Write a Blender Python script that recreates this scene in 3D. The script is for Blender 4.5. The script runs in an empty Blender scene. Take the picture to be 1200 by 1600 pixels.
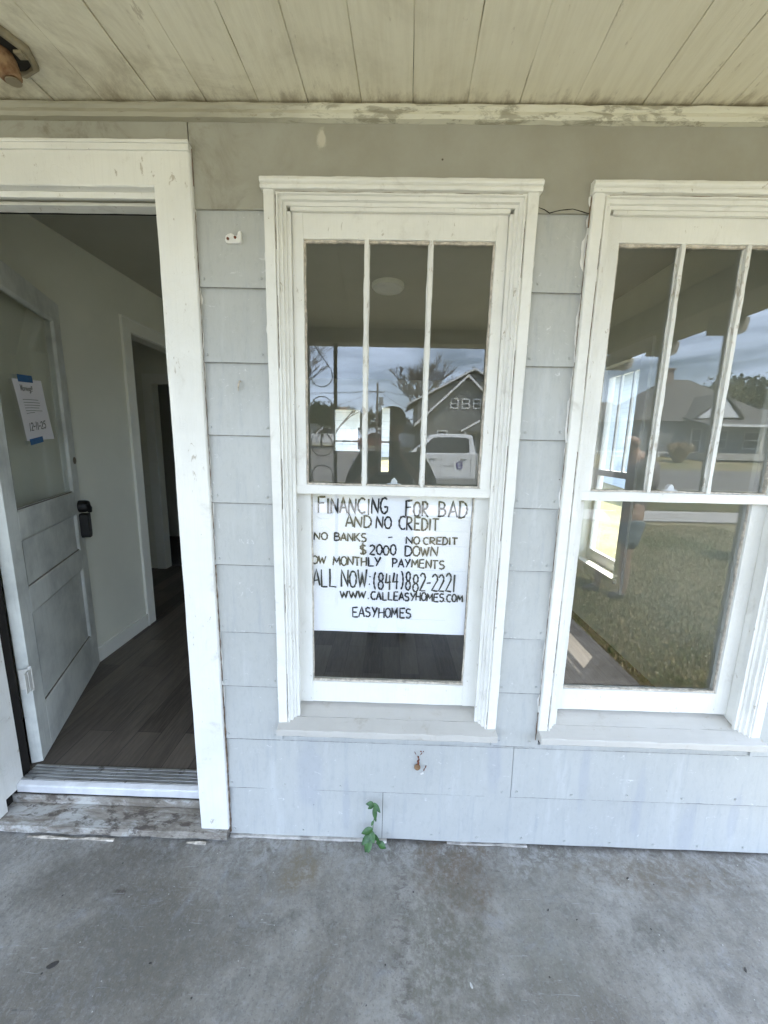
import bpy, bmesh, math, random
import numpy as np
from mathutils import Vector, Matrix
R = math.radians
rng = random.Random(7)
C = bpy.context.scene.collection
sc = bpy.context.scene

# ------------------------------------------------------------------ camera
cam = bpy.data.objects.new("camera", bpy.data.cameras.new("camera")); C.objects.link(cam)
_m = Matrix.Identity(4)
right = Vector((0.9995717, 0.0196538, 0.0216844)); up = Vector((-0.0247969, 0.1752465, 0.9842123)); back = Vector((0.0155434, -0.9843284, 0.1756588))
for i in range(3):
    _m[i][0] = right[i]; _m[i][1] = up[i]; _m[i][2] = back[i]
_m[0][3], _m[1][3], _m[2][3] = 0.0, -1.35, 1.63
cam.matrix_world = _m
cam.data.sensor_fit = 'HORIZONTAL'; cam.data.sensor_width = 36; cam.data.lens = 18.03
cam.data.clip_start = 0.005; cam.data.clip_end = 900
sc.camera = cam

# ------------------------------------------------------------------ light
SUN_EL, SUN_AZ = R(62), (0.670, 0.742)          # sun stands behind the house, to the right
sun_dir = Vector((SUN_AZ[0]*math.cos(SUN_EL), SUN_AZ[1]*math.cos(SUN_EL), math.sin(SUN_EL))).normalized()
sun = bpy.data.objects.new("sun", bpy.data.lights.new("sun", 'SUN')); C.objects.link(sun)
sun.data.energy = 5.0; sun.data.angle = R(0.5); sun.data.color = (1.0, 0.95, 0.87)
sun.rotation_euler = sun_dir.to_track_quat('Z', 'Y').to_euler()
w = bpy.data.worlds.new("World"); sc.world = w; w.use_nodes = True
nt = w.node_tree; nt.nodes.clear()
wo = nt.nodes.new('ShaderNodeOutputWorld'); bg = nt.nodes.new('ShaderNodeBackground')
sky = nt.nodes.new('ShaderNodeTexSky'); sky.sky_type = 'NISHITA'; sky.sun_disc = False
sky.sun_elevation = SUN_EL; sky.sun_rotation = math.atan2(SUN_AZ[0], SUN_AZ[1])
sky.air_density = 1.0; sky.dust_density = 1.6; sky.ozone_density = 1.0
tc = nt.nodes.new('ShaderNodeTexCoord'); mp = nt.nodes.new('ShaderNodeMapping'); mp.inputs['Scale'].default_value = (1.0, 1.6, 5.0); mp.inputs['Rotation'].default_value = (0.1, 0.2, 0.5)
nz = nt.nodes.new('ShaderNodeTexNoise'); nz.inputs['Scale'].default_value = 2.6; nz.inputs['Detail'].default_value = 8; nz.inputs['Roughness'].default_value = .6; nz.inputs['Distortion'].default_value = .5
rp = nt.nodes.new('ShaderNodeValToRGB'); rp.color_ramp.elements[0].position = .30; rp.color_ramp.elements[1].position = .68
mx = nt.nodes.new('ShaderNodeMix'); mx.data_type = 'RGBA'
mx.inputs['B'].default_value = (12.8, 15.6, 20.5, 1)
mu = nt.nodes.new('ShaderNodeMath'); mu.operation = 'MULTIPLY'; mu.inputs[1].default_value = .85
L = nt.links.new
L(tc.outputs['Generated'], mp.inputs['Vector']); L(mp.outputs[0], nz.inputs['Vector']); L(nz.outputs['Fac'], rp.inputs[0])
L(rp.outputs[0], mu.inputs[0]); L(mu.outputs[0], mx.inputs['Factor']); L(sky.outputs[0], mx.inputs['A']); L(mx.outputs['Result'], bg.inputs[0]); L(bg.outputs[0], wo.inputs[0])
bg.inputs[1].default_value = 0.15
sc.view_settings.view_transform = 'Standard'; sc.view_settings.look = 'None'
sc.view_settings.gamma = 1.0
sc.view_settings.exposure = 1.83
sc.cycles.max_bounces = 12; sc.cycles.diffuse_bounces = 6; sc.cycles.glossy_bounces = 6; sc.cycles.transparent_max_bounces = 24
sc.cycles.sample_clamp_indirect = 6.0
sc.cycles.use_denoising = True

# ------------------------------------------------------------------ node helper
class NT:
    def __init__(s, name):
        s.m = bpy.data.materials.new(name); s.m.use_nodes = True
        s.t = s.m.node_tree; s.t.nodes.clear()
        s.out = s.t.nodes.new('ShaderNodeOutputMaterial')
        s.b = s.t.nodes.new('ShaderNodeBsdfPrincipled'); s.t.links.new(s.b.outputs[0], s.out.inputs[0])
        s.co = s.t.nodes.new('ShaderNodeNewGeometry').outputs['Position']
    def put(s, inp, v):
        if hasattr(v, 'is_linked') or isinstance(v, bpy.types.NodeSocket): s.t.links.new(v, inp)
        elif isinstance(v, (tuple, list)) and inp.type == 'RGBA' and len(v) == 3: inp.default_value = (*v, 1)
        else: inp.default_value = v
    def map(s, scale=(1, 1, 1), loc=(0, 0, 0), rot=(0, 0, 0), vec=None):
        n = s.t.nodes.new('ShaderNodeMapping'); s.put(n.inputs['Vector'], vec or s.co)
        n.inputs['Scale'].default_value = scale; n.inputs['Location'].default_value = loc; n.inputs['Rotation'].default_value = rot
        return n.outputs[0]
    def noise(s, scale, detail=4, rough=.55, vec=None, dist=0, out='Fac'):
        n = s.t.nodes.new('ShaderNodeTexNoise'); s.put(n.inputs['Vector'], vec or s.co)
        n.inputs['Scale'].default_value = scale; n.inputs['Detail'].default_value = detail; n.inputs['Roughness'].default_value = rough; n.inputs['Distortion'].default_value = dist
        return n.outputs[out]
    def vor(s, scale, vec=None, feature='F1', out='Distance', rand=1.0):
        n = s.t.nodes.new('ShaderNodeTexVoronoi'); n.feature = feature; s.put(n.inputs['Vector'], vec or s.co); n.inputs['Scale'].default_value = scale; n.inputs['Randomness'].default_value = rand
        return n.outputs[out]
    def ramp(s, fac, a, b, ca=0.0, cb=1.0):
        n = s.t.nodes.new('ShaderNodeMapRange'); s.put(n.inputs[0], fac); n.inputs[1].default_value = a; n.inputs[2].default_value = b
        n.inputs[3].default_value = ca; n.inputs[4].default_value = cb; n.interpolation_type = 'SMOOTHSTEP'
        return n.outputs[0]
    def math(s, op, a, b=0.0, c=None):
        n = s.t.nodes.new('ShaderNodeMath'); n.operation = op; s.put(n.inputs[0], a); s.put(n.inputs[1], b)
        if c is not None: s.put(n.inputs[2], c)
        return n.outputs[0]
    def mix(s, fac, a, b, mode='MIX'):
        n = s.t.nodes.new('ShaderNodeMix'); n.data_type = 'RGBA'; n.blend_type = mode; s.put(n.inputs['Factor'], fac); s.put(n.inputs['A'], a); s.put(n.inputs['B'], b)
        return n.outputs['Result']
    def sep(s, vec=None):
        n = s.t.nodes.new('ShaderNodeSeparateXYZ'); s.put(n.inputs[0], vec or s.co); return n.outputs
    def bump(s, h, strength=.3, dist=.002):
        n = s.t.nodes.new('ShaderNodeBump'); s.put(n.inputs['Height'], h); n.inputs['Strength'].default_value = strength; n.inputs['Distance'].default_value = dist
        s.t.links.new(n.outputs[0], s.b.inputs['Normal']); return n.outputs[0]
    def blob(s, cx, cy, rx, ry, plane='xy', wob=.5, nscale=14, rot=0.0, soft=.35):
        """irregular stain mask: distance to (cx,cy) with noise-wobbled edge"""
        ox = {'xy': (cx, cy, 0), 'xz': (cx, 0, cy)}[plane]
        n = s.t.nodes.new('ShaderNodeMapping'); n.vector_type = 'TEXTURE'; s.put(n.inputs['Vector'], s.co)
        n.inputs['Location'].default_value = ox
        if plane == 'xy': n.inputs['Rotation'].default_value = (0, 0, rot); n.inputs['Scale'].default_value = (rx, ry, 1e3)
        else: n.inputs['Rotation'].default_value = (0, rot, 0); n.inputs['Scale'].default_value = (rx, 1e3, ry)
        l = s.t.nodes.new('ShaderNodeVectorMath'); l.operation = 'LENGTH'; s.put(l.inputs[0], n.outputs[0])
        d = s.math('ADD', l.outputs['Value'], s.math('MULTIPLY', s.math('SUBTRACT', s.noise(nscale, 6, .65), .5), wob*4))
        return s.ramp(d, 1.0+soft, 1.0-soft)
    def fin(s, col, rough=.5, **k):
        s.put(s.b.inputs['Base Color'], col); s.put(s.b.inputs['Roughness'], rough)
        for a, v in k.items(): s.put(s.b.inputs[a.replace('_', ' ')], v)
        return s.m

def simple(name, col, rough=.5, var=.12, scale=8, bump=.1, bd=.002, metallic=0.0):
    n = NT(name); f = n.noise(scale, 5, .6)
    c = n.mix(n.ramp(f, .3, .7), tuple(x*(1-var) for x in col), tuple(min(1, x*(1+var)) for x in col))
    if bump: n.bump(n.noise(scale*6, 4), bump, bd)
    return n.fin(c, rough, Metallic=metallic)

def trim_paint(name, col=(.77, .76, .715), streak=(3, 3, 60), chips=.565, dirty=.32, seed=0., dark=(.33, .29, .23)):
    """many-coated white gloss paint on old wood: brush marks, a little grime, cracks and chips"""
    n = NT(name)
    v = n.map(loc=(seed, seed*.7, seed*1.3))
    big = n.noise(3.1, 6, .65, v)
    br = n.noise(5, 5, .6, n.map(scale=streak, vec=v))
    c = n.mix(n.ramp(big, .35, .72), col, tuple(x*.90 for x in col))
    c = n.mix(n.math('MULTIPLY', n.ramp(br, .45, .75), .25), c, tuple(x*.84 for x in col))
    g = n.noise(9, 8, .7, n.map(scale=(1.0, 1, .8), loc=(4, 2, 1), vec=v), dist=.6)
    c = n.mix(n.math('MULTIPLY', n.ramp(g, .56, .74), dirty), c, dark)
    cr = n.vor(26, n.map(scale=tuple(.25+q/30 for q in streak), vec=n.noise(2.0, 3, .5, v, out='Color')), 'DISTANCE_TO_EDGE')
    chip = n.ramp(n.noise(38, 7, .72, n.map(scale=(1, 1, .45), loc=(9, 3, 5), vec=v), dist=.5), chips+.075, chips+.10)
    c = n.mix(n.math('MULTIPLY', chip, .75), c, (.42, .37, .30))
    sp = n.ramp(n.vor(23, v), .035, .02)
    c = n.mix(n.math('MULTIPLY', sp, n.ramp(n.noise(11, 2, .5, v), .55, .6)), c, (.12, .10, .08))
    gate = n.ramp(n.noise(6, 3, .6, n.map(loc=(7, 7, 7), vec=v)), .46, .60)
    ck = n.math('MULTIPLY', n.ramp(cr, .035, .008), gate)
    c = n.mix(n.math('MULTIPLY', ck, .05), c, (.40, .35, .27))
    h = n.math('ADD', n.math('MULTIPLY', br, 1.0), n.math('MULTIPLY', n.noise(90, 4, .6, v), .35))
    h = n.math('SUBTRACT', h, n.math('MULTIPLY', ck, .35))
    h = n.math('SUBTRACT', h, n.math('MULTIPLY', chip, 1.2))
    n.bump(h, .45, .0016)
    return n.fin(c, n.ramp(big, .3, .7, .38, .55))

M = {}
M['trim'] = trim_paint('white_trim_paint', streak=(1.5, 1.5, 9))
M['trim_v'] = trim_paint('white_trim_paint_vertical', streak=(40, 40, 1.2), seed=3.1)
M['trim_h'] = trim_paint('white_trim_paint_horizontal', streak=(1.2, 40, 40), seed=6.3)
M['muntin'] = trim_paint('muntin_paint', col=(.74, .73, .68), streak=(40, 40, 1.5), chips=.50, dirty=.55, seed=9.2)

def siding_mat():
    n = NT('grey_siding_paint')
    base = (.450, .458, .442)
    big = n.noise(1.7, 6, .6)
    c = n.mix(n.ramp(big, .3, .7), base, tuple(x*.90 for x in base))
    st = n.noise(4, 6, .7, n.map(scale=(9, 1, .9)))
    c = n.mix(n.math('MULTIPLY', n.ramp(st, .50, .74), .38), c, (.27, .29, .33))
    st2 = n.noise(3, 5, .6, n.map(scale=(5, 1, .7), loc=(3, 0, 7)))
    c = n.mix(n.math('MULTIPLY', n.ramp(st2, .55, .75), .30), c, (.60, .62, .62))
    for cx, cz, rx, rz in ((.80, .33, .018, .15), (1.03, .22, .02, .14), (.44, .38, .03, .12), (1.42, .17, .02, .12), (1.24, .10, .03, .12), (-.30, .30, .05, .16), (-.15, .16, .015, .12), (1.6, .15, .03, .1)):
        c = n.mix(n.math('MULTIPLY', n.blob(cx, cz, rx, rz, 'xz', .35, 9), .22), c, (.26, .28, .36))
    sm = n.noise(26, 7, .75, n.map(scale=(1, 1, 1.6), loc=(1, 5, 2)), dist=1.2)
    c = n.mix(n.math('MULTIPLY', n.ramp(sm, .62, .68), .70), c, (.66, .67, .66))
    sp = n.ramp(n.vor(17), .055, .03); gate = n.ramp(n.noise(13, 2), .58, .62)
    c = n.mix(n.math('MULTIPLY', n.math('MULTIPLY', sp, gate), .8), c, (.10, .09, .08))
    h = n.math('ADD', n.noise(30, 6, .7, n.map(scale=(3, 1, .7))), n.math('MULTIPLY', n.noise(5, 2), 1.5))
    c = n.mix(n.math('MULTIPLY', n.ramp(n.noise(70, 6, .8, n.map(scale=(1, 1, .5))), .50, .64), .16), c, (.25, .25, .25))
    n.bump(h, .42, .0020)
    return n.fin(c, n.ramp(big, .3, .7, .38, .52))
M['siding'] = siding_mat()
def frieze_mat():
    n = NT('shaded_frieze_paint'); base = (.36, .355, .31)  # siding paint set darker and warmer, shade under the ceiling put into the base
    big = n.noise(2.2, 7, .65)
    c = n.mix(n.ramp(big, .3, .72), base, (.29, .275, .225))
    g = n.noise(6, 8, .72, dist=.8)
    xx = n.sep()[0]
    left = n.ramp(n.math('ADD', xx, n.math('MULTIPLY', n.noise(7, 5, .6), .35)), .05, -.75)
    c = n.mix(n.math('MULTIPLY', n.ramp(g, .48, .70), n.math('MULTIPLY', left, .75)), c, (.15, .12, .075))
    c = n.mix(n.math('MULTIPLY', n.blob(-.235, 2.532, .012, .025, 'xz', .5, 60), .8), c, (.55, .52, .44))
    c = n.mix(n.math('MULTIPLY', n.ramp(n.vor(13), .06, .035), n.ramp(n.noise(9, 2), .56, .6)), c, (.07, .05, .03))
    n.bump(n.noise(26, 6, .7), .3, .0018)
    return n.fin(c, .5)
M['frieze'] = frieze_mat()
def ceiling_mat():
    n = NT('porch_ceiling_paint'); base = (.76, .715, .575)
    v = n.map(rot=(0, 0, R(2.7)))
    s = n.noise(5, 7, .68, n.map(scale=(9, .8, 1), vec=v))
    c = n.mix(n.ramp(s, .35, .7), base, (.69, .64, .50))
    k = n.noise(3.2, 7, .72, dist=.7)
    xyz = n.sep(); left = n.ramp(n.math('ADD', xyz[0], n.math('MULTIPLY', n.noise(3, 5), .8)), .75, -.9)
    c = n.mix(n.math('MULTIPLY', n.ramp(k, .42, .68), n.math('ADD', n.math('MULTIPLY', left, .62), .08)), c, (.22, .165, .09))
    k2 = n.noise(20, 7, .75, n.map(scale=(1.6, .45, 1)))
    c = n.mix(n.math('MULTIPLY', n.ramp(k2, .62, .70), .5), c, (.27, .20, .12))
    # stained ends against the wall
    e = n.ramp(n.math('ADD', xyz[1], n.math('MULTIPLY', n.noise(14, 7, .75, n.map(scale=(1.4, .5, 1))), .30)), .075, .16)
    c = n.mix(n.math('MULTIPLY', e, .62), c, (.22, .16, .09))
    n.bump(n.math('ADD', s, n.math('MULTIPLY', n.noise(40, 5, .7, n.map(scale=(6, .5, 1), vec=v)), .7)), .6, .002)
    return n.fin(c, .45)
M['ceiling'] = ceiling_mat()
def crown_mat():
    n = NT('peeling_crown_paint')
    k = n.noise(9, 8, .7, n.map(scale=(1, 2, 4)), dist=.6)
    xx = n.ramp(n.math('ADD', n.sep()[0], n.math('MULTIPLY', n.noise(5, 4), .5)), -.35, .15)
    pale = n.math('MULTIPLY', n.ramp(k, .40, .50), xx)
    c = n.mix(pale, (.34, .32, .25), (.62, .60, .50))
    c = n.mix(n.math('MULTIPLY', n.ramp(n.noise(25, 7, .75, n.map(scale=(.5, 1, 2))), .60, .66), .6), c, (.20, .16, .10))
    n.bump(k, .6, .003); return n.fin(c, .5)
M['crown'] = crown_mat()
M['lap_shade'] = simple('painted_lap_shadow', (.19, .19, .18), .8, .3, 40, 0)  # grey of the shadow lines drawn under the siding laps
M['oldwood'] = simple('exposed_old_wood', (.16, .105, .065), .8, .45, 60, .4)
M['gap'] = simple('dark_gap', (.010, .008, .006), .9, bump=0)
M['putty2'] = simple('dirty_strip_paint', (.42, .40, .37), .6, .35, 25, .5, .002)
M['caulk'] = simple('caulk_smear_paint', (.70, .69, .66), .45, .08, 40, .5, .002)

def floor_mat():
    n = NT('porch_concrete_paint')
    xyz = n.sep()
    b1 = n.noise(1.7, 9, .68, dist=.5); b2 = n.noise(4.3, 9, .72, n.map(loc=(5, 2, 0)), dist=.9); b3 = n.noise(15, 9, .78, n.map(loc=(1, 7, 0)), dist=.6)
    c = n.mix(n.ramp(b1, .34, .66), (.205, .185, .150), (.42, .40, .36))
    c = n.mix(n.math('MULTIPLY', n.ramp(b2, .46, .70), .60), c, (.185, .175, .150))
    c = n.mix(n.math('MULTIPLY', n.ramp(n.noise(6, 9, .75, n.map(loc=(9, 8, 0)), dist=1.0), .54, .70), .55), c, (.36, .375, .395))
    c = n.mix(n.math('MULTIPLY', n.ramp(b3, .40, .66), .38), c, (.13, .125, .115))
    c = n.mix(n.math('MULTIPLY', n.ramp(n.noise(70, 6, .8), .50, .62), .35), c, (.42, .42, .41))
    c = n.mix(n.math('MULTIPLY', n.ramp(n.noise(95, 5, .8, n.map(loc=(2, 2, 0))), .53, .64), .45), c, (.085, .08, .075))
    edge = n.ramp(n.math('ADD', xyz[1], n.math('MULTIPLY', n.noise(5, 8, .7), .55)), .06, .36)
    w1 = n.math('MULTIPLY', n.ramp(n.noise(24, 9, .8, dist=.8), .45, .56), edge)
    c = n.mix(n.math('MULTIPLY', w1, .8), c, (.50, .50, .49))
    w2 = n.math('MULTIPLY', n.ramp(n.noise(30, 9, .82, n.map(loc=(3, 1, 0)), dist=.9), .50, .57), edge)
    c = n.mix(n.math('MULTIPLY', w2, .7), c, (.13, .115, .10))
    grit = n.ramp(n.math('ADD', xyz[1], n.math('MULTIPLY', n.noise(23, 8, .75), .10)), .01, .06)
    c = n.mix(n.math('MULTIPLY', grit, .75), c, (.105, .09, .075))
    S = [(-.31, -.13, .080, .075, (.22, .18, .12), .85), (.27, -.12, .12, .13, (.17, .125, .085), .85), (.22, -.36, .13, .22, (.165, .155, .12), .8),
         (-.34, -.30, .05, .02, (.10, .095, .085), .6), (.92, -.30, .07, .04, (.12, .115, .095), .65), (1.05, -.10, .25, .06, (.19, .155, .11), .75), (.62, -.16, .16, .10, (.26, .25, .21), .4),
         (-.95, -.224, .018, .013, (.075, .055, .04), .85), (.55, -.36, .12, .10, (.27, .265, .22), .45), (-1.1, -.18, .3, .08, (.16, .15, .13), .7), (-.75, -.38, .2, .10, (.17, .165, .145), .7)]
    for i, (x, y, rx, ry, col, a) in enumerate(S):
        c = n.mix(n.math('MULTIPLY', n.math('MULTIPLY', n.blob(x, y, rx, ry, 'xy', 1.1, 9+i*2.3, rot=.35*(i % 3 == 0), soft=.7), n.ramp(n.noise(40, 7, .8, n.map(loc=(i, 0, 0))), .36, .58)), a), c, col)
    col_m = n.blob(.075, -.32, .034, .25, 'xy', .10, 20)
    st = n.ramp(n.noise(34, 6, .7, n.map(scale=(.8, 1.7, 1), loc=(2, 4, 0)), dist=.3), .52, .58)
    c = n.mix(n.math('MULTIPLY', n.math('MULTIPLY', col_m, st), .6), c, (.13, .11, .10))
    for k, (sc_, rot_, lo, col, am) in enumerate(((30, .6, .66, (.47, .48, .49), .7), (26, -.5, .68, (.44, .45, .46), .6), (36, 1.9, .675, (.10, .10, .10), .6))):
        q = n.noise(sc_, 5, .65, n.map(scale=(.22, 3, 1), rot=(0, 0, rot_), loc=(k*3, k, 0)), dist=1.6)
        c = n.mix(n.math('MULTIPLY', n.ramp(q, lo, lo+.03), am), c, col)
    dk = n.math('MULTIPLY', n.ramp(n.vor(24), .085, .06), n.ramp(n.noise(10, 2), .54, .56))
    c = n.mix(dk, c, (.06, .055, .05))
    wh = n.math('MULTIPLY', n.ramp(n.vor(37, n.map(loc=(2, 2, 0))), .085, .05), n.ramp(n.noise(8, 2, .5, n.map(loc=(7, 2, 0))), .56, .58))
    c = n.mix(wh, c, (.60, .59, .55))
    c = n.mix(1.0, c, (.76, .76, .76), 'MULTIPLY')
    h = n.math('ADD', n.math('MULTIPLY', n.noise(80, 7, .75), 1.0), n.math('ADD', n.math('MULTIPLY', b3, 1.6), n.math('MULTIPLY', n.noise(5, 4), 2.0)))
    h = n.math('SUBTRACT', h, n.math('MULTIPLY', dk, .6))
    n.bump(h, .5, .0030)
    return n.fin(c, n.ramp(b2, .35, .7, .42, .62))
M['concrete'] = floor_mat()
M['concrete_plain'] = simple('plain_concrete', (.42, .40, .36), .8, .15, 3, .2, .003)

def plank_mat():
    n = NT('dark_plank_floor')
    bk = n.t.nodes.new('ShaderNodeTexBrick')
    n.put(bk.inputs['Vector'], n.map(rot=(0, 0, R(90)), loc=(.05, .03, 0)))
    bk.offset = .37; bk.inputs['Scale'].default_value = 1.0; bk.inputs['Brick Width'].default_value = .92; bk.inputs['Row Height'].default_value = .125
    bk.inputs['Mortar Size'].default_value = .0012; bk.inputs['Mortar Smooth'].default_value = .3
    bk.inputs['Color1'].default_value = (.0, .0, .0, 1); bk.inputs['Color2'].default_value = (1, 1, 1, 1); bk.inputs['Mortar'].default_value = (.2, .2, .2, 1)
    g = n.noise(4, 8, .7, n.map(scale=(14, 1.1, 1)), dist=.9)
    g2 = n.noise(22, 6, .65, n.map(scale=(5, .35, 1)), dist=.5)
    c = n.mix(n.ramp(g, .33, .68), (.034, .028, .022), (.150, .122, .098))
    c = n.mix(n.math('MULTIPLY', n.ramp(g2, .45, .7), .5), c, (.018, .014, .011))
    c = n.mix(.55, c, n.mix(bk.outputs['Color'], (.028, .022, .018), (.165, .138, .112)))
    c = n.mix(bk.outputs['Fac'], c, (.012, .011, .01))
    n.bump(g2, .15, .001)
    return n.fin(c, .42)
M['planks'] = plank_mat()
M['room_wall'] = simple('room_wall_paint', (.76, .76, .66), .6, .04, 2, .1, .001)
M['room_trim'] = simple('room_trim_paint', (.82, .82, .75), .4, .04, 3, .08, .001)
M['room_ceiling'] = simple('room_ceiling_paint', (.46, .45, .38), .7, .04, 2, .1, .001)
def door_mat():
    n = NT('door_paint'); base = (.72, .74, .70)
    g = n.noise(3.2, 7, .65); br = n.noise(6, 5, .6, n.map(scale=(14, 14, 1)))
    c = n.mix(n.ramp(g, .38, .72), base, (.46, .48, .46))
    c = n.mix(n.math('MULTIPLY', n.ramp(br, .5, .7), .2), c, (.40, .40, .36))
    c = n.mix(n.math('MULTIPLY', n.ramp(n.noise(14, 8, .75), .62, .72), .45), c, (.30, .28, .22))
    n.bump(br, .3, .0012); return n.fin(c, .42)
M['door'] = door_mat()
M['black'] = simple('black_plastic', (.006, .006, .006), .5, bump=.05)
M['brass'] = simple('dull_brass', (.20, .15, .08), .45, .2, 20, metallic=.7)
M['bronze'] = simple('dull_bronze_plate', (.16, .14, .11), .5, .2, 20, metallic=.5)
def alu():
    n = NT('worn_aluminium'); g = n.noise(6, 7, .7, n.map(scale=(1, 6, 6)))
    c = n.mix(n.ramp(g, .35, .7), (.62, .62, .62), (.36, .35, .34))
    c = n.mix(n.math('MULTIPLY', n.ramp(n.noise(16, 7, .75), .56, .66), .8), c, (.13, .12, .105))
    n.bump(n.noise(60, 3), .2, .001); return n.fin(c, .38, Metallic=.75)
M['alu'] = alu()
M['alu_lip'] = simple('bright_aluminium_lip', (.74, .75, .77), .35, .12, 9, .1, .001, .35)
def weathered():
    n = NT('weathered_step_wood')
    g = n.noise(4, 8, .72, n.map(scale=(.8, 9, 9)), dist=.5)
    c = n.mix(n.ramp(g, .35, .66), (.31, .285, .245), (.15, .125, .10))
    p = n.noise(4.5, 8, .72, n.map(loc=(2, 0, 0), scale=(1, 2.2, 2)), dist=.7)
    c = n.mix(n.math('MULTIPLY', n.ramp(p, .47, .60), .75), c, (.47, .47, .45))
    c = n.mix(n.math('MULTIPLY', n.ramp(n.noise(15, 7, .75, n.map(scale=(.7, 1.3, 1))), .52, .60), .85), c, (.070, .055, .045))
    c = n.mix(n.math('MULTIPLY', n.ramp(n.noise(5, 8, .8, n.map(scale=(1, 2, 1), loc=(6, 6, 0)), dist=.8), .48, .60), .6), c, (.13, .11, .085))
    z = n.sep()[2]
    n.bump(n.math('ADD', g, n.math('MULTIPLY', p, .8)), .8, .004); return n.fin(c, .75)
M['step'] = weathered()
def rust():
    n = NT('rusty_metal'); g = n.noise(30, 7, .7)
    c = n.mix(n.ramp(g, .35, .65), (.13, .058, .022), (.27, .17, .09)); n.bump(g, .6, .003); return n.fin(c, .8)
M['rust'] = rust()
M['rustdark'] = simple('dark_rust', (.15, .042, .018), .8, .3, 60, .5, .002)
M['box_metal'] = simple('painted_junction_box', (.20, .17, .11), .55, .3, 20, .5, .003)
M['paper'] = simple('white_paper', (.93, .91, .96), .6, .015, 4, .06, .001)
M['ink'] = simple('black_marker_ink', (.012, .012, .014), .45, .3, 20, 0)
M['greyink'] = simple('faint_grey_print', (.30, .30, .31), .6, .1, 20, 0)
M['tape'] = simple('blue_masking_tape', (.03, .14, .36), .6, .1, 30, .2, .001)
M['iron'] = simple('black_iron', (.022, .022, .022), .45, .2, 20)

def glass_mat(name='window_glass', wav=.00005):
    """clear glass: Schlick reflection per face over a clear see-through body, slightly uneven old panes"""
    n = NT(name); t = n.t
    t.nodes.remove(n.b)
    bp = t.nodes.new('ShaderNodeBump'); bp.inputs['Strength'].default_value = 1.0; bp.inputs['Distance'].default_value = wav
    L2 = t.links.new
    L2(n.noise(7.0, 2, .4), bp.inputs['Height'])
    geo = t.nodes.new('ShaderNodeNewGeometry')
    dp = t.nodes.new('ShaderNodeVectorMath'); dp.operation = 'DOT_PRODUCT'
    L2(geo.outputs['Incoming'], dp.inputs[0]); L2(geo.outputs['Normal'], dp.inputs[1])
    a = n.math('SUBTRACT', 1.0, n.math('ABSOLUTE', dp.outputs['Value']))
    f = n.math('ADD', n.math('MULTIPLY', n.math('POWER', a, 5.0), .95), .046)
    tr = t.nodes.new('ShaderNodeBsdfTransparent'); tr.inputs[0].default_value = (.965, .975, .97, 1)
    gl = t.nodes.new('ShaderNodeBsdfGlossy'); gl.inputs['Roughness'].default_value = 0.0; gl.inputs['Color'].default_value = (1, 1, 1, 1)
    L2(bp.outputs[0], gl.inputs['Normal'])
    mx = t.nodes.new('ShaderNodeMixShader'); L2(f, mx.inputs[0]); L2(tr.outputs[0], mx.inputs[1]); L2(gl.outputs[0], mx.inputs[2])
    L2(mx.outputs[0], n.out.inputs[0])
    return n.m
M['glass'] = glass_mat()

def tag(o, label=None, cat=None, group=None, kind=None):
    if label: o['label'] = label
    if cat: o['category'] = cat
    if group: o['group'] = group
    if kind: o['kind'] = kind
    return o
def empty(name, loc=(0, 0, 0), rz=0.0, label=None, cat=None, group=None):
    o = bpy.data.objects.new(name, None); C.objects.link(o); o.location = loc; o.rotation_euler = (0, 0, rz); o.empty_display_size = .1
    return tag(o, label, cat, group)

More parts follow.
